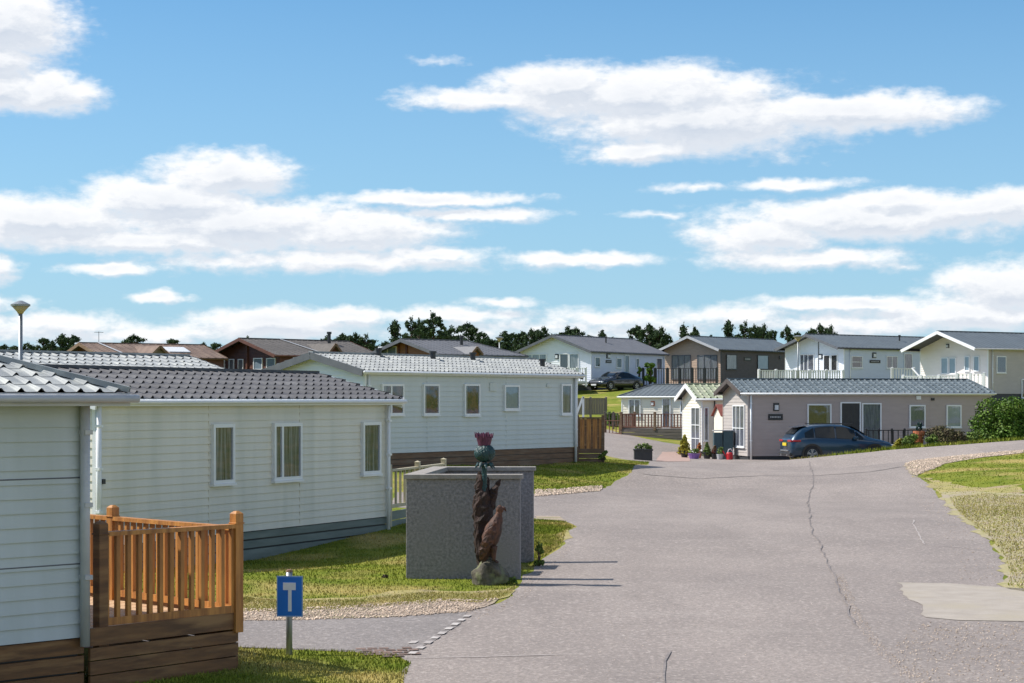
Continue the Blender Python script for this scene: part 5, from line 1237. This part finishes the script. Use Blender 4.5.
for (ya,za,yb,zb) in ((-.12,hE-.06,wd/2,hR+.03),(wd+.12,hE-.06,wd/2,hR+.03)):
    rf.add([(-.12,ya,za),(1.0,ya,za),(1.0,yb,zb),(-.12,yb,zb),(-.12,ya,za+.04),(1.0,ya,za+.04),(1.0,yb,zb+.04),(-.12,yb,zb+.04)],[(0,3,2,1),(4,5,6,7),(0,1,5,4),(1,2,6,5),(2,3,7,6),(3,0,4,7)])
rf.build('roof', mat('dull red felt',(.28,.09,.07),(.2,.06,.05),rough=.9), t)
# small plants
shrub('weed','small dark weed growing at the foot of the back enclosure wall','weed',539,31.3,540,556,14,M_LEAFG,21,n=6,per=40,leaf=.022)
shrub('weed','weed tuft at the foot of the rock','weed',512,27.9,577,587,16,M_LEAFG,22,n=5,per=60,leaf=.014)
shrub('weed','pale weeds at the foot of the brown timber screen','weed',603,66,448,462,10,M_LEAFG,23,n=6,per=60,leaf=.03)
shrub('bush','dark hedge behind the dark open fence below the bank','bush',613,119,412,424,18,M_BUSH,24,n=16,per=120,leaf=.07)
shrub('bush','bright green bush on the deck rail of the white lodge','bush',650,156.5,357,374,13,M_BUSH,25,n=10,per=110,leaf=.09,z=3.9)
shrub('garden_plant','small round dark plant on the rail beside the bright green bush','plant',639,156.5,363,372,6,M_BUSH,26,n=6,per=70,leaf=.07,z=3.9)
shrub('gorse_bush','yellow gorse bush showing above the nearest roof at the left edge','bush',2,55,352,362,14,M_YEL,27,n=14,per=120,leaf=.05)
# hummock on the lawn
x_,y_ = G(385,578); V,F_ = leaf_mesh('h',[(0,0,.02,.05,.04,.03)],60,.02,5)
t = thing('molehill','small dark tuft of earth on the lawn left of the roughcast enclosure','molehill',(x_,y_,gz(x_,y_))); np_obj('earth',V,F_,M_BARK,t)

# ------------------------------------------------------------------ camera, light, sky
cam = bpy.data.cameras.new('camera'); co = bpy.data.objects.new('camera', cam); COL.objects.link(co)
co.location = (0,0,HC); co.rotation_euler = (R(90),0,0); cam.lens = 70*F/1991.1; cam.sensor_width = 36; cam.shift_y = (HY-341.5)/1024; cam.clip_end = 9000; cam.clip_start = .1
scene.camera = co
EL = R(49); ld = Vector((math.cos(EL)*.994, -math.cos(EL)*.11, -math.sin(EL))).normalized()
sun = bpy.data.lights.new('sun','SUN'); sun.energy = 5.0; sun.angle = R(.5); sun.color = (1,.955,.88)
so = bpy.data.objects.new('sun', sun); COL.objects.link(so); so.rotation_euler = ld.to_track_quat('-Z','Y').to_euler(); so.location = (-20,0,30)
world = bpy.data.worlds.new('World'); scene.world = world; world.use_nodes = True
N, L = world.node_tree.nodes, world.node_tree.links
world.cycles.sampling_method = 'MANUAL'; world.cycles.sample_map_resolution = 256
bg = N['Background']; bg.inputs['Strength'].default_value = .115
sky = N.new('ShaderNodeTexSky'); sky.sky_type = 'NISHITA'; sky.sun_disc = False; sky.sun_elevation = EL; sky.sun_rotation = math.atan2(-ld.x,-ld.y)
sky.altitude = 200; sky.air_density = 1.0; sky.dust_density = .25; sky.ozone_density = 1.2
CL = [ # cx, cy, rx, ry, weight  (pixels of azimuth and elevation)
 (15,40,80,46,1.),(-5,75,70,30,1.),(50,104,66,24,1.),(10,100,60,25,1.),(270,-8,80,11,.7),
 (225,178,82,26,1.),(170,205,110,28,1.),(50,225,130,28,.95),(230,225,160,30,1.),(350,232,120,28,.9),(150,244,230,14,.8),
 (430,200,122,8,.8),(470,215,90,9,.7),(350,263,170,13,.65),(575,260,95,8,.75),(430,255,70,9,.7),
 (115,272,52,8,.75),(165,299,38,7,.75),(5,273,28,16,.85),(0,305,40,10,.5),(270,324,100,18,.95),(350,316,50,13,.85),(60,326,90,14,.7),(450,316,110,9,.6),
 (640,98,170,34,1.),(560,86,80,24,1.),(700,125,170,38,1.),(850,118,130,22,.95),(500,102,100,14,.8),(640,152,80,14,.85),(440,65,26,6,.3),
 (790,187,68,7,.6),(690,188,40,4,.3),(865,222,180,25,.95),(760,237,80,23,.9),(985,215,100,21,.9),(800,260,110,13,.75),(885,205,60,14,.9),
 (1005,292,95,32,.9),(960,316,130,20,.8),(860,305,60,9,.85),(800,306,60,9,.7),(740,316,90,12,.55),(610,320,90,10,.5),(895,268,30,6,.3),(500,304,40,5,.5),(660,216,40,4,.3),(560,330,200,16,.42),(850,325,160,14,.5),(120,335,200,14,.5),(240,262,120,12,.5)]
grp = bpy.data.node_groups.new('cloud_density','ShaderNodeTree'); gi = grp.interface
gi.new_socket('P', in_out='INPUT', socket_type='NodeSocketVector'); gi.new_socket('D', in_out='OUTPUT', socket_type='NodeSocketFloat')
n_, l_ = grp.nodes, grp.links; gin = n_.new('NodeGroupInput'); gout = n_.new('NodeGroupOutput')
def vm(op, a, b=None, nn=n_, ll=l_):
    x = nn.new('ShaderNodeVectorMath'); x.operation = op
    for i, q in enumerate((a,b)):
        if q is None: continue
        if isinstance(q, tuple): x.inputs[i].default_value = q
        else: ll.new(q, x.inputs[i])
    return x
def mm(op, a, b=None, c=None, nn=n_, ll=l_, cl=False):
    x = nn.new('ShaderNodeMath'); x.operation = op; x.use_clamp = cl
    for i, q in enumerate((a,b,c)):
        if q is None: continue
        if isinstance(q, (int,float)): x.inputs[i].default_value = q
        else: ll.new(q, x.inputs[i])
    return x.outputs[0]
P = gin.outputs[0]
def fbm(vec, scale, det, rough, st):
    m_ = vm('MULTIPLY', vec, st).outputs[0]; x = n_.new('ShaderNodeTexNoise'); x.inputs['Scale'].default_value = scale; x.inputs['Detail'].default_value = det; x.inputs['Roughness'].default_value = rough
    l_.new(m_, x.inputs['Vector']); return x
wz = fbm(P, .022, 3, .6, (1,1.6,1)); wv = vm('MULTIPLY', vm('SUBTRACT', wz.outputs['Color'], (.5,.5,.5)).outputs[0], (46,20,0)).outputs[0]
Q = vm('ADD', P, wv).outputs[0]; cur = None
for cx,cy,rx,ry,w in CL:
    dd = vm('MULTIPLY', vm('SUBTRACT', Q, (cx,cy,0)).outputs[0], (1/rx,1/ry,0)).outputs[0]; ln = vm('LENGTH', dd).outputs['Value']
    v = mm('MULTIPLY', mm('SUBTRACT', 1.0, ln), w)
    cur = v if cur is None else mm('SMOOTH_MAX', cur, v, .12)
f1 = fbm(P, .028, 7, .58, (.75,1.35,1)); f2 = fbm(P, .11, 3, .6, (.6,1.3,1))
D = mm('ADD', cur, mm('MULTIPLY', mm('SUBTRACT', f1.outputs[0], .5), .95)); D = mm('ADD', D, mm('MULTIPLY', mm('SUBTRACT', f2.outputs[0], .5), .42))
l_.new(D, gout.inputs[0])
tc = N.new('ShaderNodeTexCoord'); sep = N.new('ShaderNodeSeparateXYZ'); L.new(tc.outputs['Generated'], sep.inputs[0])
W_ = dict(nn=N, ll=L)
az = mm('ARCTAN2', sep.outputs[0], sep.outputs[1], **W_); el = mm('ARCSINE', sep.outputs[2], **W_)
u = mm('MULTIPLY_ADD', az, F, 512.0, **W_); v = mm('MULTIPLY_ADD', el, -F, 400.0, **W_)
cb = N.new('ShaderNodeCombineXYZ'); L.new(u, cb.inputs[0]); L.new(v, cb.inputs[1])
def dens(off):
    g = N.new('ShaderNodeGroup'); g.node_tree = grp; L.new(vm('ADD', cb.outputs[0], off, **W_).outputs[0], g.inputs[0]); return g.outputs[0]
d0 = dens((0,0,0)); d1 = dens((-7,-11,0))
# unseen broken cloud added around the framed sky for neutral fill light
on = N.new('ShaderNodeTexNoise'); on.inputs['Scale'].default_value = 3.2; on.inputs['Detail'].default_value = 3; L.new(tc.outputs['Generated'], on.inputs['Vector'])
far_u = N.new('ShaderNodeMapRange'); far_u.inputs[1].default_value = 620; far_u.inputs[2].default_value = 900; L.new(mm('ABSOLUTE', mm('SUBTRACT', u, 512.0, **W_), **W_), far_u.inputs[0])
far_v = N.new('ShaderNodeMapRange'); far_v.inputs[1].default_value = -60; far_v.inputs[2].default_value = -260; L.new(v, far_v.inputs[0])
away = mm('MAXIMUM', far_u.outputs[0], far_v.outputs[0], **W_)
d0 = mm('MAXIMUM', d0, mm('SUBTRACT', mm('MULTIPLY', mm('MULTIPLY', mm('SUBTRACT', on.outputs[0],   .53, **W_), 5.0, **W_), away, **W_), mm('MULTIPLY', mm('SUBTRACT', 1.0, away, **W_), 5.0, **W_), **W_), **W_)
al = N.new('ShaderNodeMapRange'); al.interpolation_type = 'SMOOTHSTEP'; al.inputs[1].default_value = -.16; al.inputs[2].default_value = .46; al.inputs[4].default_value = .96; L.new(d0, al.inputs[0])
# brighter where the cloud thins towards the sun, greyer inside and underneath
sh = N.new('ShaderNodeMapRange'); sh.inputs[1].default_value = -.22; sh.inputs[2].default_value = .16; L.new(mm('SUBTRACT', d1, d0, **W_), sh.inputs[0])
th_ = N.new('ShaderNodeMapRange'); th_.inputs[1].default_value = .3; th_.inputs[2].default_value = 1.1; th_.inputs[3].default_value = 0; th_.inputs[4].default_value = .45; L.new(d0, th_.inputs[0])
shade = mm('SUBTRACT', 1.0, mm('ADD', mm('MULTIPLY', sh.outputs[0], .6, **W_), th_.outputs[0], **W_), cl=True, **W_)
cc = N.new('ShaderNodeMix'); cc.data_type = 'RGBA'; cc.inputs[6].default_value = (4.7,5.2,6.0,1); cc.inputs[7].default_value = (8.2,8.15,8.15,1); L.new(shade, cc.inputs[0])
tint = N.new('ShaderNodeMix'); tint.data_type = 'RGBA'; tint.blend_type = 'MULTIPLY'; tint.inputs[0].default_value = 1; tint.inputs[7].default_value = (.52,.84,1.03,1); L.new(sky.outputs[0], tint.inputs[6])
hz = N.new('ShaderNodeMapRange'); hz.inputs[1].default_value = -.02; hz.inputs[2].default_value = .22; hz.inputs[3].default_value = .75; hz.inputs[4].default_value = 0; L.new(el, hz.inputs[0])
hm = N.new('ShaderNodeMix'); hm.data_type = 'RGBA'; L.new(hz.outputs[0], hm.inputs[0]); L.new(tint.outputs[2], hm.inputs[6]); hm.inputs[7].default_value = (3.2,4.7,6.5,1)
mx = N.new('ShaderNodeMix'); mx.data_type = 'RGBA'; L.new(al.outputs[0], mx.inputs[0]); L.new(hm.outputs[2], mx.inputs[6]); L.new(cc.outputs[2], mx.inputs[7])
L.new(mx.outputs[2], bg.inputs['Color'])
scene.view_settings.view_transform = 'Standard'; scene.view_settings.look = 'None'; scene.view_settings.gamma = 1; scene.view_settings.exposure = .2
scene.cycles.max_bounces = 6; scene.cycles.transparent_max_bounces = 8; scene.cycles.caustics_reflective = False; scene.cycles.caustics_refractive = False
